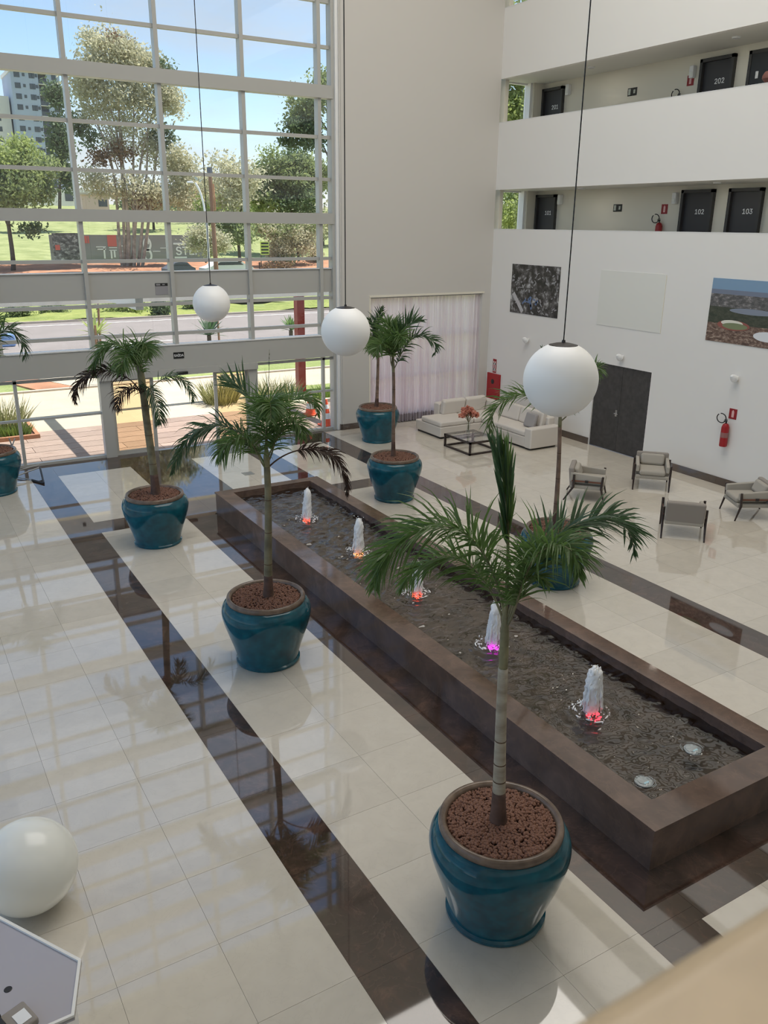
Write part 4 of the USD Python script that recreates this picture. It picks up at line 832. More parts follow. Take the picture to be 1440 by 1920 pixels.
strip('printed_skyline', 0.76, 0.83, plain('print_haze', (0.17, 0.20, 0.27), 0.5))
strip('printed_town', 0.56, 0.76, town_mat('print_town', [(0.35, (0.05, 0.055, 0.05)), (0.55, (0.14, 0.13, 0.13)), (0.68, (0.40, 0.38, 0.37))]))
strip('printed_park', 0.30, 0.56, town_mat('print_park', [(0.35, (0.025, 0.035, 0.02)), (0.6, (0.07, 0.075, 0.05)), (0.75, (0.13, 0.11, 0.08))], 9.0))
strip('printed_rooftops', 0.0, 0.30, town_mat('print_rooftops', [(0.38, (0.07, 0.04, 0.03)), (0.52, (0.19, 0.12, 0.09)), (0.66, (0.45, 0.36, 0.29))], 16.0))
def disc(y, z, ry, rz, m, x, name):
    th = np.linspace(0, 2 * math.pi, 40)[:-1]; q = trimesh.creation.extrude_polygon(Polygon(np.stack([ry * np.cos(th), rz * np.sin(th)], 1)), 0.002, engine='earcut')
    q.apply_transform(np.array([[0, 0, -1, 0], [1, 0, 0, 0], [0, 1, 0, 0], [0, 0, 0, 1.0]])); q.apply_translation((x, y, z)); obj(name, q, m, p3)
disc(11.15, Z0 + HH * 0.52, 0.55, 0.06, plain('print_lake', (0.22, 0.25, 0.31), 0.5), X_ - 0.0005, 'printed_lake')
disc(11.56, Z0 + HH * 0.285, 0.40, 0.105, plain('print_stand', (0.28, 0.09, 0.07), 0.5), X_ - 0.001, 'printed_stadium')
disc(11.60, Z0 + HH * 0.32, 0.27, 0.06, plain('print_roof', (0.72, 0.70, 0.60), 0.5), X_ - 0.0015, 'printed_stadium')
disc(11.52, Z0 + HH * 0.275, 0.31, 0.065, plain('print_pitch', (0.20, 0.23, 0.12), 0.5), X_ - 0.002, 'printed_stadium')
disc(10.72, Z0 + HH * 0.17, 0.33, 0.10, plain('print_dome', (0.72, 0.74, 0.76), 0.5), X_ - 0.001, 'printed_dome')
for y, lab in ((18.08, 'small white wall spotlight under the dark aerial print'), (14.55, 'small white wall spotlight above the double door'), (11.28, 'small white wall spotlight under the stadium print')):
    s = thing('wall_spotlight', lab, 'wall light', (XR, y, 2.40), group='white wall spotlights')
    obj('bracket', cyl((0, 0, 0), (-0.10, 0, 0), 0.028, n=16), M['white'], s, smooth=40)
    obj('lamp_head', moved(lathe([(0, 0.085), (0.03, 0.08), (0.06, 0.04), (0.072, 0.0), (0.075, -0.07), (0.06, -0.07), (0.055, 0.0), (0, 0.04)], 24), RY(math.radians(-50)), (-0.13, 0, 0.0)), M['white'], s, smooth=40)
def extinguisher(label, x, y, z):
    e = thing('fire_extinguisher', label, 'fire extinguisher', (x, y, z))
    obj('cylinder', lathe([(0, 0), (0.075, 0), (0.082, 0.015), (0.082, 0.42), (0.06, 0.485), (0.03, 0.505), (0, 0.505)], 28), M['red'], e, smooth=40)
    obj('label_band', [lathe([(0.0825, 0.20), (0.0832, 0.20), (0.0832, 0.31), (0.0825, 0.31)], 28)], plain('extinguisher_label_%d' % USED[('/World', 'fire_extinguisher')], (0.30, 0.13, 0.12), 0.5), e)
    obj('valve', [cyl((0, 0, 0.50), (0, 0, 0.56), 0.018), B(-0.07, 0.02, -0.012, 0.012, 0.55, 0.575), B(-0.06, 0.02, -0.010, 0.010, 0.59, 0.60)], M['black'], e)
    th = np.linspace(-0.9, 4.9, 26)
    obj('hose', tube(np.stack([0 * th - 0.01, 0.125 + 0.115 * np.cos(th + 2.2) , 0.60 + 0.10 * np.sin(th + 2.2)], 1), 0.011, 8), M['black'], e, smooth=True)
    return e
extinguisher('red fire extinguisher on the lounge wall right of the double door', XR - 0.10, 11.32, 0.90)
extinguisher('red fire extinguisher on the first gallery left of door 102', XC - 0.10, 15.17, FLOORS[0] + 0.80)
extinguisher('fire extinguisher on the second gallery, only its hose showing over the parapet', XC - 0.10, 14.98, FLOORS[1] + 0.80)
def ext_sign(label, x, y, z):
    s = thing('extinguisher_sign', label, 'sign', (x, y, z))
    obj('board', B(-0.008, 0, -0.095, 0.095, -0.11, 0.11), M['sign_red'], s)
    obj('pictogram', [B(-0.010, -0.008, -0.030, 0.030, -0.075, 0.06), B(-0.010, -0.008, -0.015, 0.015, 0.06, 0.08)], plain('sign_pink_%d' % USED[('/World', 'extinguisher_sign')], (0.75, 0.45, 0.43), 0.5), s)
ext_sign('red extinguisher sign on the lounge wall right of the double door', XR, 11.255, 1.615)
ext_sign('red extinguisher sign on the first gallery left of door 102', XC, 15.14, FLOORS[0] + 1.62)
ext_sign('red extinguisher sign on the second gallery left of door 202', XC, 14.80, FLOORS[1] + 1.66)
hc = thing('hydrant_cabinet', 'red fire hydrant cabinet on the wall beside the sofa corner', 'fire cabinet')
obj('cabinet_door', RB(XR - 0.05, XR, 19.20, 19.80, 0.48, 1.24, 0.012), M['red'], hc)
obj('lock_plate', moved(lathe([(0, 0.01), (0.07, 0.006), (0.07, 0.0), (0, 0)], 20), RY(-math.pi / 2), (XR - 0.05, 19.52, 1.0)), M['black'], hc)
hs_ = thing('hydrant_sign', 'narrow red sign above the fire hydrant cabinet', 'sign')
obj('board', B(XR - 0.008, XR, 19.44, 19.60, 1.26, 1.66), M['sign_red'], hs_)
obj('pictogram', [B(XR - 0.010, XR - 0.008, 19.46, 19.58, z, z + 0.05) for z in (1.33, 1.50)] + [B(XR - 0.010, XR - 0.008, y, y + 0.03, 1.29, 1.60) for y in (19.47, 19.54)], M['white'], hs_)
for z, lab, y in ((FLOORS[0] + 1.66, 'black exit sign with pale arrow on the first gallery wall', 16.70), (FLOORS[1] + 1.62, 'black exit sign with pale arrow on the second gallery wall', 16.58)):
    s = thing('exit_sign', lab, 'sign', (XC, y, z))
    obj('board', B(-0.008, 0, -0.15, 0.15, -0.09, 0.09), M['sign_black'], s)
    obj('pictogram', [B(-0.010, -0.008, -0.10, -0.04, -0.04, 0.045), B(-0.010, -0.008, 0.055, 0.13, -0.065, 0.07)], plain('exit_pale_%d' % USED[('/World', 'exit_sign')], (0.45, 0.48, 0.42), 0.5), s)
for k, (x, y, z, lab) in enumerate(((XC, 14.80, FLOORS[0] + 1.86, 'white emergency light box between red sign and numbered doors, first gallery'), (XC, 14.72, FLOORS[1] + 1.82, 'white emergency light box between red sign and numbered doors, second gallery'),
        (XC, 18.86, FLOORS[0] + 1.90, 'white emergency light box by the end window door, first gallery'), (XC, 18.86, FLOORS[1] + 1.92, 'white emergency light box by the end window door, second gallery'))):
    s = thing('emergency_light', lab, 'emergency light', (x, y, z))
    obj('case', RB(-0.12, 0.0, -0.06, 0.06, -0.13, 0.13, 0.02), M['white'], s, smooth=40)
    obj('lens', RB(-0.13, -0.10, -0.045, 0.045, -0.10, 0.0, 0.01), M['globe_gloss'], s)
tp = thing('flower_pot', 'reddish brown round pot on the second gallery parapet at the right edge', 'pot', (XR + 0.075, 11.62, FLOORS[1] + 1.114))
obj('pot', lathe([(0, 0), (0.07, 0), (0.13, 0.07), (0.13, 0.12), (0.09, 0.19), (0.07, 0.20), (0.06, 0.19), (0, 0.17)], 28), M['terracotta'], tp, smooth=40)

# signs on the glass front's beams
s = thing('exit_sign', 'black SAÍDA exit sign above the entrance door', 'sign', (6.13, YF - 0.13, 2.335))
obj('board', B(-0.13, 0.13, -0.010, 0, -0.075, 0.075), M['sign_black'], s)
tx = wall_text('SAÍDA', 0.055); tx.apply_translation((-(tx.bounds[0][0] + tx.bounds[1][0]) / 2, -0.011, -0.028)); obj('lettering', tx, M['white'], s)
s = thing('notice_sign', 'small grey notice on the panel above the entrance', 'sign', (5.86, YF - 0.04, 3.93))
obj('board', B(-0.15, 0.15, -0.008, 0, -0.16, 0.10), M['grey_sign'], s)
obj('dark_header', [B(-0.15, 0.15, -0.010, -0.008, 0.035, 0.10)], M['black'], s)
obj('lettering', [B(-0.13, -0.03, -0.012, -0.010, 0.05, 0.085), B(0.02, 0.08, -0.012, -0.010, 0.055, 0.08)], M['grey_sign'], s)

# metal stand on the floor by the left planter
st = thing('folding_stand', 'folded grey metal stand with black feet beside the leftmost pot', 'stand')
def gpt(px, py, z): r = ray(px, py); return CAM + r * ((z - EYE) / r[2])
q1, q2, q3, q4, q5 = gpt(22, 896, 0.10), gpt(75, 876, 0.16), gpt(82, 906, 0.02), gpt(60, 900, 0.02), gpt(20, 893, 0.03)
obj('bar', tube([q1, q2], 0.016, 8), M['aluminium'], st); obj('bar', tube([gpt(20, 886, 0.14), gpt(74, 871, 0.20)], 0.012, 8), M['aluminium'], st)
obj('bar', tube([q5, q4], 0.014, 8), M['aluminium'], st)
obj('black_foot', tube([q2, q3], 0.020, 8), M['black'], st); obj('black_foot', tube([q3, q4], 0.022, 8), M['black'], st)
u0, u1, u2 = gpt(20, 893, 0.03), at_trunk(17, 822, (1.9, 18.9)), at_trunk(28, 822, (1.9, 18.9))
obj('upright', tube([u0, at_trunk(26, 845, (1.9, 18.9)), u1], 0.014, 8), M['aluminium'], st); obj('upright', tube([gpt(30, 890, 0.04), at_trunk(19, 846, (1.9, 18.9)), u2], 0.012, 8), M['aluminium'], st)
obj('black_foot', tube([gpt(24, 896, 0.0), gpt(27, 886, 0.06)], 0.03, 8), M['black'], st)

# ------------------------------------------------------------------ outside: ground
YO = YF + 0.12
def zt(y): return float(np.interp(y, [0, 57, 66, 78, 85, 140, 170, 235, 300, 600], [-0.03, -0.03, 0.35, 1.2, 1.7, 5.2, 6.6, 8.9, 10.5, 14.0]))
def sheet(x0, x1, y0, y1, nx, ny, dz=0.0, rough=0.0, seed=0, slope=True):
    x, y = np.linspace(x0, x1, nx), np.linspace(y0, y1, ny); X, Y = np.meshgrid(x, y)
    Z = np.interp(Y, [0, 57, 66, 78, 85, 140, 170, 235, 300, 600], [-0.03, -0.03, 0.35, 1.2, 1.7, 5.2, 6.6, 8.9, 10.5, 14.0]) if slope else 0 * X - 0.03
    Z = Z + dz + rough * (meshkit.fbm(np.stack([X * 0.35, Y * 0.35, X * 0], -1), 4, seed) - 0.5)
    i, j = np.meshgrid(np.arange(ny - 1), np.arange(nx - 1), indexing='ij'); a = (i * nx + j).ravel()
    return np.stack([X, Y, Z], -1).reshape(-1, 3), np.stack([a, a + 1, a + nx + 1, a + nx], 1)
obj('hillside', sheet(-120, 320, 56.5, 420, 120, 120, 0, 0.9, 3), M['hill'], smooth=True, label='grassy green hillside rising beyond the road', cat='hill', kind='structure')
obj('ground', sheet(-60, 90, YO, 57, 4, 4, -0.03, slope=False), M['lawn'], label='lawn ground between the building and the road', cat='ground', kind='structure')
obj('road', B(-60, 120, 38.8, 50.2, -0.2, -0.015), M['asphalt'], label='pale asphalt street crossing behind the glass front', cat='road', kind='structure')
obj('verge', sheet(-60, 120, 50.3, 58.5, 240, 24, 0.10, 0.7, 5), M['verge'], smooth=True, label='rough green verge on the far side of the street', cat='verge', kind='structure')
obj('earth_bank', sheet(-60, 120, 73.0, 82.0, 160, 20, 0.45, 0.8, 8), M['earth'], smooth=True, label='strip of bare red earth below the banner fence', cat='earth', kind='structure')
pk = thing('road_markings', 'white lane markings and kerb lines on the street', 'road markings', kind='structure')
for x in np.arange(-10, 60, 5.2): obj('lane_dash', B(x, x + 2.6, 43.2, 43.34, -0.016, -0.010), M['road_paint'], pk)
obj('edge_line', B(-40, 90, 48.9, 49.05, -0.016, -0.010), M['road_paint'], pk)
for k, x in enumerate((8.6, 9.9, 11.3)): obj('lane_dash', B(x, x + 0.8, 39.4 + 0.35 * k, 39.6 + 0.35 * k, -0.016, -0.010), M['road_paint'], pk)
obj('kerb', B(-60, 120, 50.2, 50.4, -0.2, 0.10), M['kerb'], label='stone kerb on the far side of the street', cat='kerb', kind='structure')
obj('pavement', B(-60, 120, 36.6, 38.8, -0.2, 0.03), M['concrete'], label='pale pavement on the near side of the street', cat='pavement', kind='structure')
# wooden deck in front of the door, board by board
dkk = thing('deck', 'pinkish wooden deck outside the entrance', 'deck', kind='structure')
yy = np.linspace(YO, 23.62, 7)
for r, (a, b) in enumerate(zip(yy, yy[1:])):
    x = -3.0 - 0.8 * (r % 2)
    while x < 14.5:
        x1 = min(x + 2.9, 14.6); obj('plank', B(x + 0.006, x1 - 0.006, a + 0.012, b - 0.012, -0.06, -0.004), M['deck'], dkk); x = x1
obj('deck_base', B(-3.8, 14.6, YO, 23.62, -0.16, -0.06), M['bark_dark'], dkk)
obj('path', [B(-12, 30, 23.62, 29.45, -0.2, -0.008)], M['concrete'], label='sunlit pale concrete forecourt between deck and lawn', cat='path', kind='structure')
obj('kerb', B(-12, 30, 29.45, 29.65, -0.2, 0.05), M['kerb'], label='stone kerb along the lawn beyond the forecourt', cat='kerb', kind='structure')
obj('lawn', sheet(-12, 40, 29.65, 36.6, 60, 12, 0.03, 0.06, 11, False), M['lawn'], smooth=True, label='mown lawn beyond the forecourt', cat='lawn', kind='structure')
obj('earth_bed', prism([(4.15, 29.66), (5.35, 29.66), (4.0, 33.0), (3.0, 33.0)], -0.1, 0.05), M['earth'], label='red earth bed at the lawn corner left of the door', cat='flower bed', kind='structure')
obj('forecourt_strip', prism([(5.35, 29.66), (8.0, 29.66), (7.0, 36.6), (2.6, 36.6)], -0.1, 0.06), M['concrete'], label='pale walkway running through the lawn', cat='path', kind='structure')
obj('lawn_bed', sheet(11.9, 22, 23.7, 26.2, 24, 8, 0.07, 0.04, 12, False), M['lawn'], smooth=True, label='small lawn bed right of the entrance', cat='lawn', kind='structure')
obj('kerb', B(11.8, 22, 23.5, 23.68, -0.1, 0.10), M['kerb'], label='stone kerb of the small lawn bed', cat='kerb', kind='structure')

# ------------------------------------------------------------------ outside: canopy beams, red column, cones
cn = thing('canopy', 'white canopy frame over the entrance deck on a red column', 'canopy')
obj('front_beam', B(-3.0, 20.0, 25.2, 25.5, 3.16, 3.62), M['white'], cn)
for x in (-1.3, 5.35, 12.0): obj('cross_beam', B(x - 0.09, x + 0.09, YO, 25.2, 3.72 - 0.3, 3.72), M['white'], cn)
obj('column', B(11.74, 12.0, 25.22, 25.48, -0.05, 3.16), M['red_column'], cn, label='red square steel column')
obj('column', B(-1.6, -1.34, 25.22, 25.48, -0.05, 3.16), M['red_column'], cn, label='red square steel column')
obj('downlight', [cyl((x, 25.1, 3.30), (x, 25.1, 3.40), 0.05) for x in (4.4, 7.2)], M['black'], cn, kind='stuff')
def cone(label, x, y, s=1.0):
    c = thing('traffic_cone', label, 'traffic cone', (x, y, 0.0), group='orange and white traffic cones')
    prof = lambda z: 0.14 * (1 - z / 0.78) + 0.022
    obj('base', RB(-0.19, 0.19, -0.19, 0.19, 0, 0.035, 0.012), M['cone_orange'], c)
    obj('body', lathe([(prof(0.03), 0.03), (prof(0.74), 0.74), (0.015, 0.745), (0, 0.745)], 28), M['cone_orange'], c, smooth=40)
    obj('white_band', [lathe([(prof(a) + 0.003, a), (prof(b) + 0.003, b)], 28) for a, b in ((0.20, 0.36), (0.48, 0.60))], M['white'], c, smooth=40)
cone('orange and white traffic cone beside the white end wall', 10.42, 20.62)
cone('orange and white traffic cone farther out on the deck, behind the palm fronds', 10.62, 22.05)

# ------------------------------------------------------------------ outside: plants
def blades(n, r, h, seed, w=0.03, lean=0.6, z0=0.0, r2=None):
    rng = np.random.default_rng(seed); V, Fc = [], []
    for k in range(n):
        a, q = rng.uniform(0, 6.28), math.sqrt(rng.uniform()); p = np.array([q * r * math.cos(a), q * (r2 or r) * math.sin(a), z0]); b = a + rng.normal(0, 0.6)
        L = h * rng.uniform(0.6, 1.15); d = np.array([math.cos(b) * lean * rng.uniform(0.2, 1), math.sin(b) * lean * rng.uniform(0.2, 1), 1.0]); d /= np.linalg.norm(d); s = np.cross(d, rng.normal(size=3)); s /= np.linalg.norm(s); n0 = len(V)
        for m in range(4):
            ww = w * (1, 0.9, 0.6, 0.05)[m] / 2; V += [p - s * ww, p + s * ww]; p = p + d * L / 3; d = d + np.array([0, 0, -0.22 * lean]); d /= np.linalg.norm(d)
        for m in range(3): x = n0 + 2 * m; Fc += [[x, x + 1, x + 3], [x, x + 3, x + 2]]
    return trimesh.Trimesh(np.array(V), np.array(Fc), process=False)
def tuft(label, x, y, n, r, h, m='straw', seed=0, r2=None, name='grass_clump', cat='grass'):
    t = thing(name, label, cat, (x, y, 0.062 if x < 3.1 else -0.02)); obj('blades', blades(n, r, h, seed, 0.028 if h < 1 else 0.06, 0.7, 0, r2), M[m], t, kind='stuff')
pl = thing('planter_box', 'low brick-edged planter left of the deck', 'planter')
obj('edging', [B(-1.0, 3.16, 22.88, 23.0, -0.05, 0.10), B(3.06, 3.16, 23.0, 24.6, -0.05, 0.10)], M['earth'], pl)
obj('soil', B(-1.0, 3.06, 23.0, 24.6, -0.05, 0.06), M['soil'], pl)
tuft('tall straw-coloured grass clump in the brick-edged planter', 2.45, 23.85, 260, 0.5, 0.95, 'straw', 1, 0.35)
tuft('short green grass clump at the front of the brick-edged planter', 2.55, 23.2, 220, 0.45, 0.34, 'blade', 2, 0.14)
tuft('straw grass clump at the photo\'s left edge of the planter', 0.9, 23.6, 240, 0.5, 0.8, 'straw', 3, 0.35)
tuft('yellowish grass bush behind the right door leaf', 8.9, 25.0, 420, 0.5, 0.8, 'straw', 4, 0.5)
tuft('wispy grass clump left of the red column', 10.5, 24.6, 320, 0.7, 0.75, 'straw', 5, 0.4)
tuft('low green clump beside the cone and red column', 12.15, 24.1, 200, 0.4, 0.45, 'blade', 6)
def leaf_cards(centres, per, spread, size, seed, squash=0.8):
    rng = np.random.default_rng(seed); n = len(centres) * per
    c = np.repeat(centres, per, 0) + rng.normal(0, 1, (n, 3)) * spread * np.array([1, 1, squash])
    a = rng.normal(size=(n, 3)); a /= np.linalg.norm(a, axis=1, keepdims=True); b = np.cross(a, rng.normal(size=(n, 3))); b /= np.linalg.norm(b, axis=1, keepdims=True)
    s = size * rng.uniform(0.6, 1.3, (n, 1)); a, b = a * s, b * s * 0.5
    V = np.stack([c - a, c + b, c + a, c - b], 1).reshape(-1, 3); k = np.arange(n) * 4
    return trimesh.Trimesh(V, np.vstack([np.stack([k, k + 1, k + 2], 1), np.stack([k, k + 2, k + 3], 1)]), process=False)
def blob_pts(blobs, seed):
    rng = np.random.default_rng(seed); out = []
    for (c, rx, rz, n) in blobs:
        sub = max(3, int(n / 9)); R3 = np.array([rx, rx * 0.85, rz])
        v = rng.normal(size=(sub, 3)); v /= np.linalg.norm(v, axis=1, keepdims=True); ctr = np.asarray(c) + v * rng.uniform(0.35, 0.95, (sub, 1)) * R3
        for q in ctr:
            m = max(4, int(n / sub)); w = rng.normal(size=(m, 3)) * R3 * 0.20; out.append(q + w)
    return np.vstack(out)
def tree(name, label, base, crowns, trunks, seed, group=None, cat='tree'):
    """crowns: list of (part material, blobs [(centre, rx, rz, clumps)], cards per clump, spread, card size); trunks: list of (points, r0, r1, material)"""
    t = thing(name, label, cat, base, group=group); b = np.asarray(base, float)
    for k, (pts, r0, r1, m) in enumerate(trunks):
        p = spline(np.asarray(pts, float) - b, 14) if len(pts) > 2 else np.asarray(pts, float) - b
        obj('trunk' if k == 0 else ('stem' if r0 > 0.08 else 'branch'), tube(p, np.linspace(r0, r1, len(p)), 8), M[m], t, smooth=True)
    for k, (m, blobs, per, spread, size) in enumerate(crowns):
        bl = [(np.asarray(c) - b, rx, rz, n) for c, rx, rz, n in blobs]
        obj('foliage', leaf_cards(blob_pts(bl, seed + k), per, spread, size, seed + 50 + k), M[m], t, kind='stuff')
P = lambda px, py, Y: at(px, py, Y)
# the big eucalypt
rng = np.random.default_rng(77)
b0 = P(240, 506, 78)
tr = [([b0, P(240, 430, 78), P(232, 330, 78), P(222, 190, 78)], 0.22, 0.08, 'bark')]
for a, b_, c in ((246, 262, 296), (252, 250, 252), (266, 290, 312), (236, 228, 190), (231, 212, 165), (259, 275, 275)):
    tr.append(([P(a, 506, 78 + rng.uniform(-1, 1)), P((a + b_) / 2, 420, 78), P(b_, 320, 78), P(c, 180 + rng.uniform(-30, 40), 78)], 0.16, 0.05, 'bark'))
for k in range(16):
    px, py = rng.uniform(170, 320), rng.uniform(120, 330); q = P(235 + (px - 235) * 0.35, py + 70, 78); tr.append(([q, (q + P(px, py, 78)) / 2 + [0, 0, -0.2], P(px, py, 78)], 0.06, 0.02, 'bark'))
tree('eucalypt_tree', 'big olive-grey eucalypt with several thin trunks beyond the banner fence', b0,
     [('eucalypt', [(P(212, 92, 78), 2.3, 1.9, 150), (P(170, 128, 78), 2.0, 1.6, 80), (P(238, 108, 78), 2.2, 1.8, 100), (P(272, 120, 78), 1.6, 1.9, 60), (P(175, 185, 78), 2.4, 1.8, 90), (P(225, 175, 78), 2.6, 1.9, 100), (P(285, 180, 78), 2.0, 2.2, 90), (P(318, 200, 78), 1.3, 2.6, 60),
        (P(300, 285, 78), 2.0, 2.2, 70), (P(338, 315, 78), 1.6, 1.8, 80), (P(345, 360, 78), 1.9, 1.8, 80), (P(310, 365, 78), 2.2, 1.6, 70), (P(250, 260, 78), 2.4, 1.9, 60), (P(185, 345, 78), 2.2, 1.7, 60), (P(260, 350, 78), 3.0, 1.4, 60)], 26, 0.40, 0.15),
      ('dark_leaf', [(P(160, 245, 78), 1.2, 1.6, 30), (P(285, 260, 78), 1.5, 1.2, 26), (P(300, 130, 78), 0.8, 0.8, 10)], 22, 0.35, 0.18),
      ('russet_leaf', [(P(205, 285, 78), 1.5, 1.6, 40), (P(215, 80, 78), 1.2, 0.8, 12), (P(275, 380, 78), 2.2, 0.8, 26)], 20, 0.35, 0.16)], tr, 1)
b1 = P(25, 512, 77)
tree('street_tree', 'round green street tree at the photo\'s left edge', b1,
     [('bright_leaf', [(P(15, 292, 77), 3.0, 1.2, 90), (P(50, 285, 77), 1.3, 0.9, 34)], 26, 0.42, 0.17),
      ('green_leaf', [(P(25, 335, 77), 3.6, 2.0, 170), (P(75, 365, 77), 1.9, 1.2, 60), (P(0, 370, 77), 2.6, 1.3, 60)], 26, 0.45, 0.18),
      ('dark_leaf', [(P(55, 428, 77), 0.9, 0.25, 16), (P(10, 345, 77), 2.6, 1.6, 50)], 22, 0.4, 0.17)],
     [([b1, P(20, 450, 77), P(14, 400, 77), P(20, 340, 77)], 0.20, 0.10, 'bark_dark'), ([P(15, 405, 77), P(40, 370, 77), P(60, 345, 77)], 0.09, 0.04, 'bark_dark'), ([P(18, 430, 77), P(0, 390, 77), P(-20, 350, 77)], 0.09, 0.04, 'bark_dark')], 21)
b2 = P(112, 398, 120)
tree('dark_tree', 'dark slender tree between the apartment block and the eucalypt', b2,
     [('dark_leaf', [(P(110, 190, 120), 1.0, 2.2, 50), (P(113, 262, 120), 1.4, 3.6, 90), (P(122, 330, 120), 1.1, 2.5, 50)], 26, 0.55, 0.24)], [([b2, P(112, 200, 120)], 0.22, 0.06, 'bark_dark')], 31)
b3 = P(450, 492, 66)
tree('sparse_tree', 'open crowned tree with a forked dark trunk in the middle of the view', b3,
     [('eucalypt', [(P(437, 338, 66), 2.2, 1.9, 90), (P(420, 365, 66), 1.6, 1.5, 50), (P(450, 330, 66), 1.3, 1.6, 44)], 22, 0.38, 0.15), ('green_leaf', [(P(430, 440, 66), 2.2, 0.8, 60), (P(405, 430, 66), 1.4, 1.1, 44), (P(450, 425, 66), 1.3, 0.8, 40)], 24, 0.38, 0.15)],
     [([b3, P(447, 455, 66), P(440, 425, 66), P(425, 400, 66)], 0.15, 0.07, 'bark_dark'), ([P(446, 450, 66), P(450, 420, 66), P(455, 350, 66)], 0.11, 0.04, 'bark_dark'), ([P(440, 425, 66), P(418, 412, 66), P(395, 410, 66)], 0.06, 0.03, 'bark_dark'), ([P(440, 420, 66), P(435, 380, 66), P(430, 335, 66)], 0.07, 0.03, 'bark_dark')], 41)
b4 = P(385, 492, 60)
tree('young_tree', 'small bushy tree with pale leaves left of the forked tree', b4,
     [('eucalypt', [(P(385, 440, 60), 1.5, 1.0, 80), (P(370, 465, 60), 0.9, 0.6, 30), (P(410, 455, 60), 0.9, 0.7, 36)], 26, 0.26, 0.11), ('bright_leaf', [(P(395, 450, 60), 1.0, 0.6, 24)], 22, 0.25, 0.11)],
     [([b4, P(398, 470, 60), P(392, 440, 60)], 0.07, 0.03, 'bark_dark')], 51)
b5 = P(625, 500, 62)
tree('tall_tree', 'tall tree with a dark mottled trunk at the right end of the glass front', b5,
     [('green_leaf', [(P(612, 172, 62), 1.7, 1.5, 60), (P(568, 205, 62), 1.5, 1.0, 44), (P(598, 195, 62), 1.3, 1.0, 30)], 26, 0.36, 0.15), ('dark_leaf', [(P(558, 236, 62), 1.5, 0.85, 60), (P(578, 262, 62), 1.1, 0.7, 34), (P(545, 262, 62), 0.9, 0.3, 20)], 26, 0.32, 0.15), ('bright_leaf', [(P(560, 222, 62), 1.1, 0.6, 22)], 22, 0.3, 0.13)],
     [([b5, P(620, 400, 62), P(617, 280, 62), P(614, 170, 62)], 0.24, 0.12, 'bark_dark'), ([P(617, 300, 62), P(595, 260, 62), P(562, 240, 62)], 0.07, 0.03, 'bark_dark'), ([P(616, 250, 62), P(590, 215, 62), P(568, 205, 62)], 0.06, 0.03, 'bark_dark')], 61)
b6 = P(545, 480, 90)
tree('broad_tree', 'broad dark green tree filling the right part of the view', b6,
     [('green_leaf', [(P(540, 325, 90), 3.4, 2.4, 170), (P(575, 340, 90), 2.8, 2.6, 130), (P(510, 345, 90), 2.2, 1.8, 80)], 28, 0.55, 0.22), ('dark_leaf', [(P(545, 380, 90), 3.8, 1.3, 120), (P(560, 310, 90), 2.4, 1.4, 50)], 26, 0.5, 0.2), ('bright_leaf', [(P(488, 365, 90), 2.2, 1.5, 70), (P(470, 340, 90), 1.4, 1.0, 34), (P(500, 380, 90), 1.8, 0.9, 40)], 26, 0.45, 0.18)],
     [([b6, P(548, 340, 90)], 0.3, 0.12, 'bark_dark')], 71)
b7 = P(560, 490, 77)
tree('olive_tree', 'pale olive-green spreading tree above the yellow board', b7,
     [('eucalypt', [(P(540, 445, 77), 2.3, 1.6, 140), (P(575, 450, 77), 1.7, 1.5, 90), (P(505, 430, 77), 1.6, 1.0, 60), (P(525, 470, 77), 1.6, 0.7, 50)], 26, 0.36, 0.14), ('green_leaf', [(P(520, 425, 77), 2.6, 0.9, 80), (P(570, 425, 77), 1.8, 1.0, 60), (P(535, 485, 77), 1.4, 0.3, 26)], 26, 0.36, 0.14)],
     [([b7, P(556, 450, 77)], 0.13, 0.06, 'bark_dark'), ([P(556, 465, 77), P(530, 440, 77), P(505, 430, 77)], 0.06, 0.03, 'bark_dark')], 81)
b8 = np.array([at(972, 400, 28)[0], 28.0, 0.0])
tree('garden_tree', 'bright yellow-green tree outside the corridor end windows', b8,
     [('bright_leaf', [(P(962, 180, 28), 1.1, 0.9, 90), (P(966, 205, 28), 1.0, 0.8, 60), (P(962, 405, 27), 1.2, 0.7, 60), (P(985, 375, 28), 1.2, 0.8, 60)], 26, 0.2, 0.085), ('green_leaf', [(P(975, 190, 29), 1.8, 2.2, 150), (P(965, 330, 29), 2.2, 2.4, 160), (P(970, 60, 29), 1.8, 1.5, 70), (P(975, 400, 29), 2.0, 1.4, 120)], 26, 0.26, 0.09)],
     [([b8, P(975, 350, 28.2), P(980, 180, 28.2)], 0.16, 0.06, 'bark_dark')], 91)
for k, (px, py, Y, rx, rz, m, lab) in enumerate(((465, 372, 130, 4.0, 2.6, 'green_leaf', 'rounded green tree far back, left of the broad dark tree'), (285, 384, 125, 5.0, 1.2, 'dark_leaf', 'dark far hedge behind the eucalypt trunks'),
        (372, 375, 140, 4.0, 1.3, 'dark_leaf', 'dark far trees below the grey shed'), (395, 384, 104, 2.6, 0.9, 'bright_leaf', 'light green far trees beside the lamp pole'), (500, 395, 116, 4.5, 1.4, 'bright_leaf', 'light green far trees behind the olive tree'), (605, 400, 100, 3.5, 3.2, 'eucalypt', 'pale far tree at the right end of the glass front'))):
    c = P(px, py, Y); b = np.array([c[0], c[1], zt(Y) - 0.2])
    tree('far_tree', lab, b, [(m, [(c, rx, rz, int(70 * rx / 3))], 26, 0.6, 0.26)], [([b, c], 0.2, 0.1, 'bark_dark')], 120 + k)
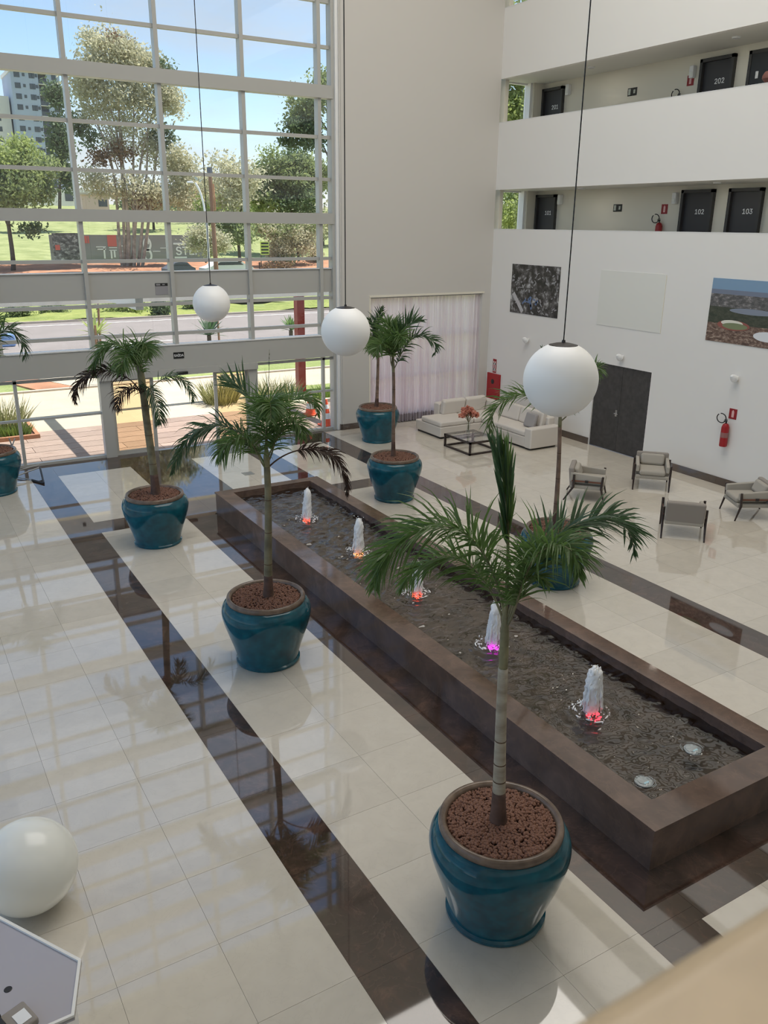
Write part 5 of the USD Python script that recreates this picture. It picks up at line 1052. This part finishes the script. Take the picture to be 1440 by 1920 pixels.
def shrub(label, c, rx, rz, m, seed, n=60, size=0.09, spread=0.16, cat='shrub'):
    b = np.array([c[0], c[1], c[2]]); t = thing('shrub', label, cat, b)
    obj('foliage', leaf_cards(blob_pts([((0, 0, rz * 0.75), rx, rz, n)], seed), 24, spread, size, seed), M[m], t, kind='stuff'); obj('stem', tube([(0, 0, -0.05), (0.02, 0, rz * 0.7)], 0.04, 6), M['bark_dark'], t)
q = P(304, 590, 51.5); shrub('dark green clipped shrub on the far side of the street', (q[0], q[1], 0.0), 0.65, 0.85, 'dark_leaf', 5, 90)
for k, (px, py, lab) in enumerate(((35, 590, 'low green verge shrub near the left edge'), (100, 590, 'low green verge shrub left of the first mullion'), (230, 582, 'low green verge shrub right of the first mullion'), (362, 575, 'low green verge shrub left of the farthest globe'))):
    q = P(px, py, 53.5); shrub(lab, (q[0], q[1], 0.1), (0.6, 0.6, 1.4, 0.55)[k], 0.45, ('green_leaf', 'green_leaf', 'bright_leaf', 'green_leaf')[k], 15 + k, 80, 0.10, 0.2)
q = P(520, 498, 72.5); shrub('reddish shrub on the earth bank below the olive tree', (q[0], q[1], zt(72.5)), 1.4, 0.7, 'russet_leaf', 25, 70, 0.12, 0.2)
q = P(590, 495, 79); shrub('yellow flowering shrub on the earth bank at the right', (q[0], q[1], zt(79) + 0.3), 0.8, 0.9, 'straw', 26, 50, 0.12, 0.2)
def agave(label, x, y, r, seed, m='palm_dark', stem=0.25):
    t = thing('young_palm', label, 'plant', (x, y, 0.0)); rng = np.random.default_rng(seed); V, Fc = [], []
    for k in range(34):
        a, e = rng.uniform(0, 6.28), rng.uniform(0.05, 1.35); d = np.array([math.cos(a) * math.cos(e), math.sin(a) * math.cos(e), math.sin(e)]); s = np.cross(d, [0, 0, 1.0]); s /= np.linalg.norm(s) + 1e-6; p = np.array([0, 0, stem]); n0 = len(V); L = r * rng.uniform(0.8, 1.1)
        for q in range(4): w = 0.05 * r * (0.5, 1.2, 0.9, 0.05)[q]; V += [p - s * w, p + s * w]; p = p + d * L / 3; d = d + np.array([0, 0, -0.10])
        for q in range(3): z = n0 + 2 * q; Fc += [[z, z + 1, z + 3], [z, z + 3, z + 2]]
    obj('leaves', trimesh.Trimesh(np.array(V), np.array(Fc), process=False), M[m], t, kind='stuff'); obj('stem', tube([(0, 0, -0.05), (0, 0, stem)], 0.10, 8), M['bark_dark'], t)
agave('spiky young palm on the pavement below the farthest globe', 13.0, 37.6, 1.15, 1, 'palm_dark', 0.45)
agave('spiky yellowish young palm beside the second mullion\'s left stake', 8.0, 37.9, 1.1, 2, 'bright_leaf', 0.75)
agave('spiky young palm beside the red column', 17.0, 37.3, 0.9, 3, 'palm', 0.5)
for k, (px0, py0, px1, py1, lab) in enumerate(((183, 560, 189, 655, 'pale wooden plant stake beside the first mullion'), (178, 610, 181, 655, 'short pale wooden plant stake beside the yellowish young palm'), (408, 600, 411, 640, 'pale wooden plant stake under the farthest globe'))):
    yk = (38.6, 37.2, 38.3)[k]; u, v = P(px0, py0, yk), P(px1, py1, yk); v[2] = 0.02; s = thing('plant_stake', lab, 'stake', v); obj('post', tube([(0, 0, 0), u - v], 0.05, 6), M['pole_wood'], s)

# ------------------------------------------------------------------ outside: banner fence, cars, poles, buildings
def upright(px, py, Y): return at(px, py, Y)
bn = thing('banner_fence', 'long grey printed banner fence on the slope with red squares and white lettering', 'banner')
YBN = 85.0
q0, q1 = at(97, 490, YBN), at(392, 488, YBN); zb, zh = 1.75, 4.15
obj('banner_sheet', B(q0[0], q1[0], YBN, YBN + 0.12, zb, zh), M['banner_grey'], bn)
def bp(px): return at(px, 460, YBN)[0]
rng = np.random.default_rng(3)
tm = town_mat('banner_photo_print', [(0.38, (0.03, 0.03, 0.035)), (0.52, (0.14, 0.14, 0.15)), (0.66, (0.55, 0.55, 0.57))], 2.2)
obj('printed_photo', B(bp(99), bp(150), YBN - 0.02, YBN, zb + 0.05, zh + 0.15), tm, bn)
obj('red_square', [B(bp(202), bp(219), YBN - 0.02, YBN, zh - 1.05, zh - 0.02)], M['banner_red'], bn, label='red square print')
obj('red_mark', [B(bp(158), bp(164), YBN - 0.02, YBN, zh - 0.75, zh - 0.1), B(bp(165), bp(168), YBN - 0.02, YBN, zh - 0.75, zh - 0.1), B(bp(103), bp(112), YBN - 0.03, YBN - 0.02, zh - 1.35, zh - 0.9)], M['banner_red'], bn, label='small red print marks')
lines = [B(bp(a), bp(b), YBN - 0.02, YBN, z, z + h) for a, b, z, h in ((180, 198, 3.02, 0.08), (182, 198, 2.80, 0.10), (204, 219, 2.95, 0.08), (204, 218, 2.72, 0.07), (226, 233, 3.10, 0.07), (226, 235, 2.62, 0.07), (193, 196, 2.0, 1.0), (206, 209, 2.0, 0.7), (212, 215, 2.1, 0.6), (325, 356, 3.25, 0.16), (326, 349, 1.95, 0.16), (300, 318, 2.9, 0.05), (286, 300, 2.6, 0.05))]
obj('printed_lines', lines, M['banner_white'], bn, kind='stuff')
ring = Polygon([(0.42 * math.cos(a), 0.62 * math.sin(a)) for a in np.linspace(0, 6.28, 24)[:-1]]).difference(Polygon([(0.24 * math.cos(a), 0.36 * math.sin(a)) for a in np.linspace(0, 6.28, 24)[:-1]]))
lg = []
for z in (3.28, 2.25):
    m = trimesh.creation.extrude_polygon(ring, 0.02, engine='earcut'); m.apply_transform(RX(math.pi / 2)); m.apply_translation((bp(276), YBN - 0.005, z)); lg.append(m)
lg.append(B(bp(277), bp(279.5), YBN - 0.02, YBN, 3.3, 4.05))
obj('big_letters', lg, M['banner_white'], bn)
tx = wall_text('STEP', 0.75, 0.02); tx.apply_translation((bp(328), YBN - 0.01, 2.28)); obj('lettering', tx, M['banner_white'], bn)
for px in range(105, 392, 32): obj('post', B(bp(px), bp(px) + 0.12, YBN + 0.12, YBN + 0.24, zt(85) - 0.3, zh), M['bark_dark'], bn)
yb = thing('yellow_board', 'yellow-green board with dark lettering under the olive tree', 'sign')
u, v = at(489, 478, 73), at(504, 453, 73); ys = 73.0
obj('board', B(u[0], v[0], ys, ys + 0.05, u[2], v[2]), M['yellow_sign'], yb)
obj('lettering', [B(u[0] + 0.06, v[0] - 0.06, ys - 0.01, ys, z, z + 0.14) for z in np.linspace(u[2] + 0.1, v[2] - 0.22, 4)], M['sign_black'], yb)
obj('post', [B(u[0], u[0] + 0.06, ys, ys + 0.05, zt(73) + 0.2, u[2]), B(v[0] - 0.06, v[0], ys, ys + 0.05, zt(73) + 0.2, u[2])], M['bark_dark'], yb)
for k, px in enumerate((487, 507, 530)):
    q = at(px, 500, 74); s = thing('fence_post', ('left', 'middle', 'right')[k] + ' of three dark fence posts on the earth bank', 'post', (q[0], 74, zt(74) + 0.1)); obj('post', B(-0.06, 0.06, -0.06, 0.06, 0, 0.95), M['bark_dark'], s)
def car(label, px, py, Y, L, m, h=1.45):
    q = at(px, py, Y); z = zt(Y) + 0.25
    c = thing('car', label, 'car', (q[0], Y, z))
    prof = [(-L / 2, 0.25), (-L / 2, 0.75), (-L * 0.36, 0.92), (-L * 0.20, h - 0.05), (-L * 0.05, h), (L * 0.22, h - 0.03), (L * 0.36, 0.95), (L / 2, 0.80), (L / 2, 0.25)]
    b = trimesh.creation.extrude_polygon(Polygon(prof), 1.7, engine='earcut'); b.apply_transform(RX(math.pi / 2)); b.apply_translation((0, 0.85, 0)); obj('body', b, m, c)
    gl = trimesh.creation.extrude_polygon(Polygon([(-L * 0.29, 1.0), (-L * 0.19, h - 0.2), (L * 0.20, h - 0.2), (L * 0.30, 1.0)]), 1.72, engine='earcut'); gl.apply_transform(RX(math.pi / 2)); gl.apply_translation((0, 0.86, 0)); obj('windows', gl, M['window_dark'], c)
    for x in (-L * 0.3, L * 0.3):
        for y in (-0.75, 0.75): obj('wheel', cyl((x, y - 0.12, 0.3), (x, y + 0.12, 0.3), 0.31, n=18), M['black'], c)
car('white car parked beyond the street behind the forked tree trunk', 424, 496, 71, 4.3, M['banner_white'])
car('dark grey car parked beyond the street beside the mullion', 334, 496, 71, 2.4, M['block_dark'], 1.3)
bc = at(6, 622, 41.5); c = thing('blue_bin', 'small blue object on the street at the photo\'s left edge', 'bin', (bc[0], 41.5, -0.02)); obj('body', RB(-0.5, 0.45, -0.3, 0.3, 0.0, 0.6, 0.12), M['blue'], c, smooth=40); obj('lid', RB(-0.4, 0.2, -0.28, 0.28, 0.58, 0.85, 0.1), M['white'], c, smooth=40)
pb0, pt0 = at(403, 470, 58), at(393, 318, 58)
po = thing('utility_pole', 'brown wooden utility pole beyond the street', 'pole', (pb0[0], 58, 0.0)); base = np.array([pb0[0], 58, 0.0])
obj('shaft', tube([(0.05, 0, 0), pt0 - base], [0.17, 0.12], 10), M['pole_wood'], po); obj('pole_cap', tube([pt0 - base - [0, 0, 0.3], pt0 - base + [0, 0, 0.15]], 0.19, 8), M['block_dark'], po)
obj('orange_sleeve', tube([at(404, 395, 57.8) - base, at(400, 345, 57.8) - base], 0.05, 6), M['earth'], po)
lp = thing('street_lamp', 'pale curved street lamp left of the utility pole', 'street lamp', (at(388, 420, 55)[0], 55, 0.0)); base = np.array([at(388, 420, 55)[0], 55, 0.0])
obj('arm', tube([(0, 0, 0)] + list(spline([at(388, 420, 55) - base, at(382, 385, 55) - base, at(373, 355, 55) - base, at(366, 343, 55) - base], 10)), 0.07, 8), M['white'], lp, smooth=True); obj('lamp_head', RB(-1.15, -0.75, -0.1, 0.1, at(365, 342, 55)[2] - 0.06, at(365, 342, 55)[2] + 0.06, 0.03), M['white'], lp)
# apartment block
YA = 235.0
ab = thing('apartment_block', 'tall apartment block with blue shade painted into its front seen through the left panes', 'building')
def ax(px, py=260): return at(px, py, YA)[0]
ztop, zbot = at(60, 137, YA)[2], zt(YA) + 0.5
xa, xb, xc_, xd = ax(34), ax(84), ax(99), ax(136, 380)
obj('wall', B(xa, xb, YA, YA + 14, zbot + 3, ztop), M['block_blue'], ab)
obj('balcony_tower', B(xb, xc_, YA + 1.2, YA + 14, zbot + 3, ztop), M['block_dark'], ab)
obj('wall', B(xc_, xd, YA, YA + 14, zbot + 3, ztop), M['block_blue'], ab)
obj('podium', B(xa - 3, xd + 8, YA - 3, YA + 16, zbot - 1, zbot + 3.4), M['block_cream'], ab)
obj('wing', B(xa - 9, xa - 0.4, YA + 4, YA + 18, zbot, ztop - 5), M['block_cream'], ab, label='side wing with warm sunlight painted in')  # the cream paints in warm sunlight on the block's side faces
obj('roof_parapet', B(xa - 0.2, xd + 0.2, YA - 0.2, YA + 14.2, ztop, ztop + 0.8), M['block_cream'], ab)
NF = 11; fh = (ztop - zbot - 3.4) / NF
for k in range(NF):
    z0 = zbot + 3.6 + k * fh
    obj('balcony', B(xb - 0.1, xc_ + 0.1, YA + 0.1, YA + 1.2, z0, z0 + 1.0), M['window_dark'], ab); obj('balcony_slab', B(xb - 0.2, xc_ + 0.2, YA, YA + 1.2, z0 - 0.15, z0), M['block_cream'], ab)
    for f in (0.12, 0.66): obj('window', B(xa + (xb - xa) * f, xa + (xb - xa) * f + 1.3, YA - 0.05, YA + 0.05, z0 + 1.0, z0 + 2.2), M['window_dark'], ab)
    for f in (0.42, 0.88): obj('small_window', B(xa + (xb - xa) * f, xa + (xb - xa) * f + 0.6, YA - 0.05, YA + 0.05, z0 + 1.3, z0 + 2.0), M['window_dark'], ab)
    if k < NF - 1:
        for f in (0.2, 0.6): obj('wing_window', B(xa - 9 + 9 * f, xa - 9 + 9 * f + 0.9, YA + 3.95, YA + 4.05, z0 + 1.0, z0 + 2.1), M['window_dark'], ab)
    obj('window', B(xc_ + 1.2, xc_ + 2.2, YA - 0.05, YA + 0.05, z0 + 1.0, z0 + 2.1), M['window_dark'], ab)
obj('garage_opening', B(ax(117, 366), ax(132, 366), YA - 3.05, YA - 2.9, zbot + 0.6, zbot + 2.6), M['window_dark'], ab)
pw = thing('house', 'low pinkish rendered house below the eucalypt crown', 'building'); u, v = at(155, 388, 150), at(203, 366, 150)
obj('wall', B(u[0], v[0], 150, 156, u[2] - 1.5, v[2]), M['pink_wall'], pw); obj('roof', B(u[0] - 0.3, v[0] + 0.3, 149.6, 156.4, v[2], v[2] + 0.3), M['kerb'], pw); obj('window', B(u[0] + 2.6, u[0] + 4.0, 149.95, 150.05, u[2] + 0.1, u[2] + 1.2), M['window_dark'], pw)
wh = thing('warehouse', 'grey-blue warehouse with pale roof far behind the lamp pole', 'building'); u, v = at(352, 362, 230), at(412, 345, 230)
obj('wall', B(u[0], v[0], 230, 260, u[2] - 4, v[2]), M['shed'], wh)
rf = trimesh.creation.extrude_polygon(Polygon([(0, 0), (v[0] - u[0] + 1, 0), (v[0] - u[0] - 2, 1.9), (3, 1.9)]), 32, engine='earcut'); rf.apply_transform(RX(math.pi / 2)); rf.apply_translation((u[0] - 0.5, 261, v[2])); obj('roof', rf, plain('pale_roof', (0.45, 0.48, 0.52), 0.7), wh)
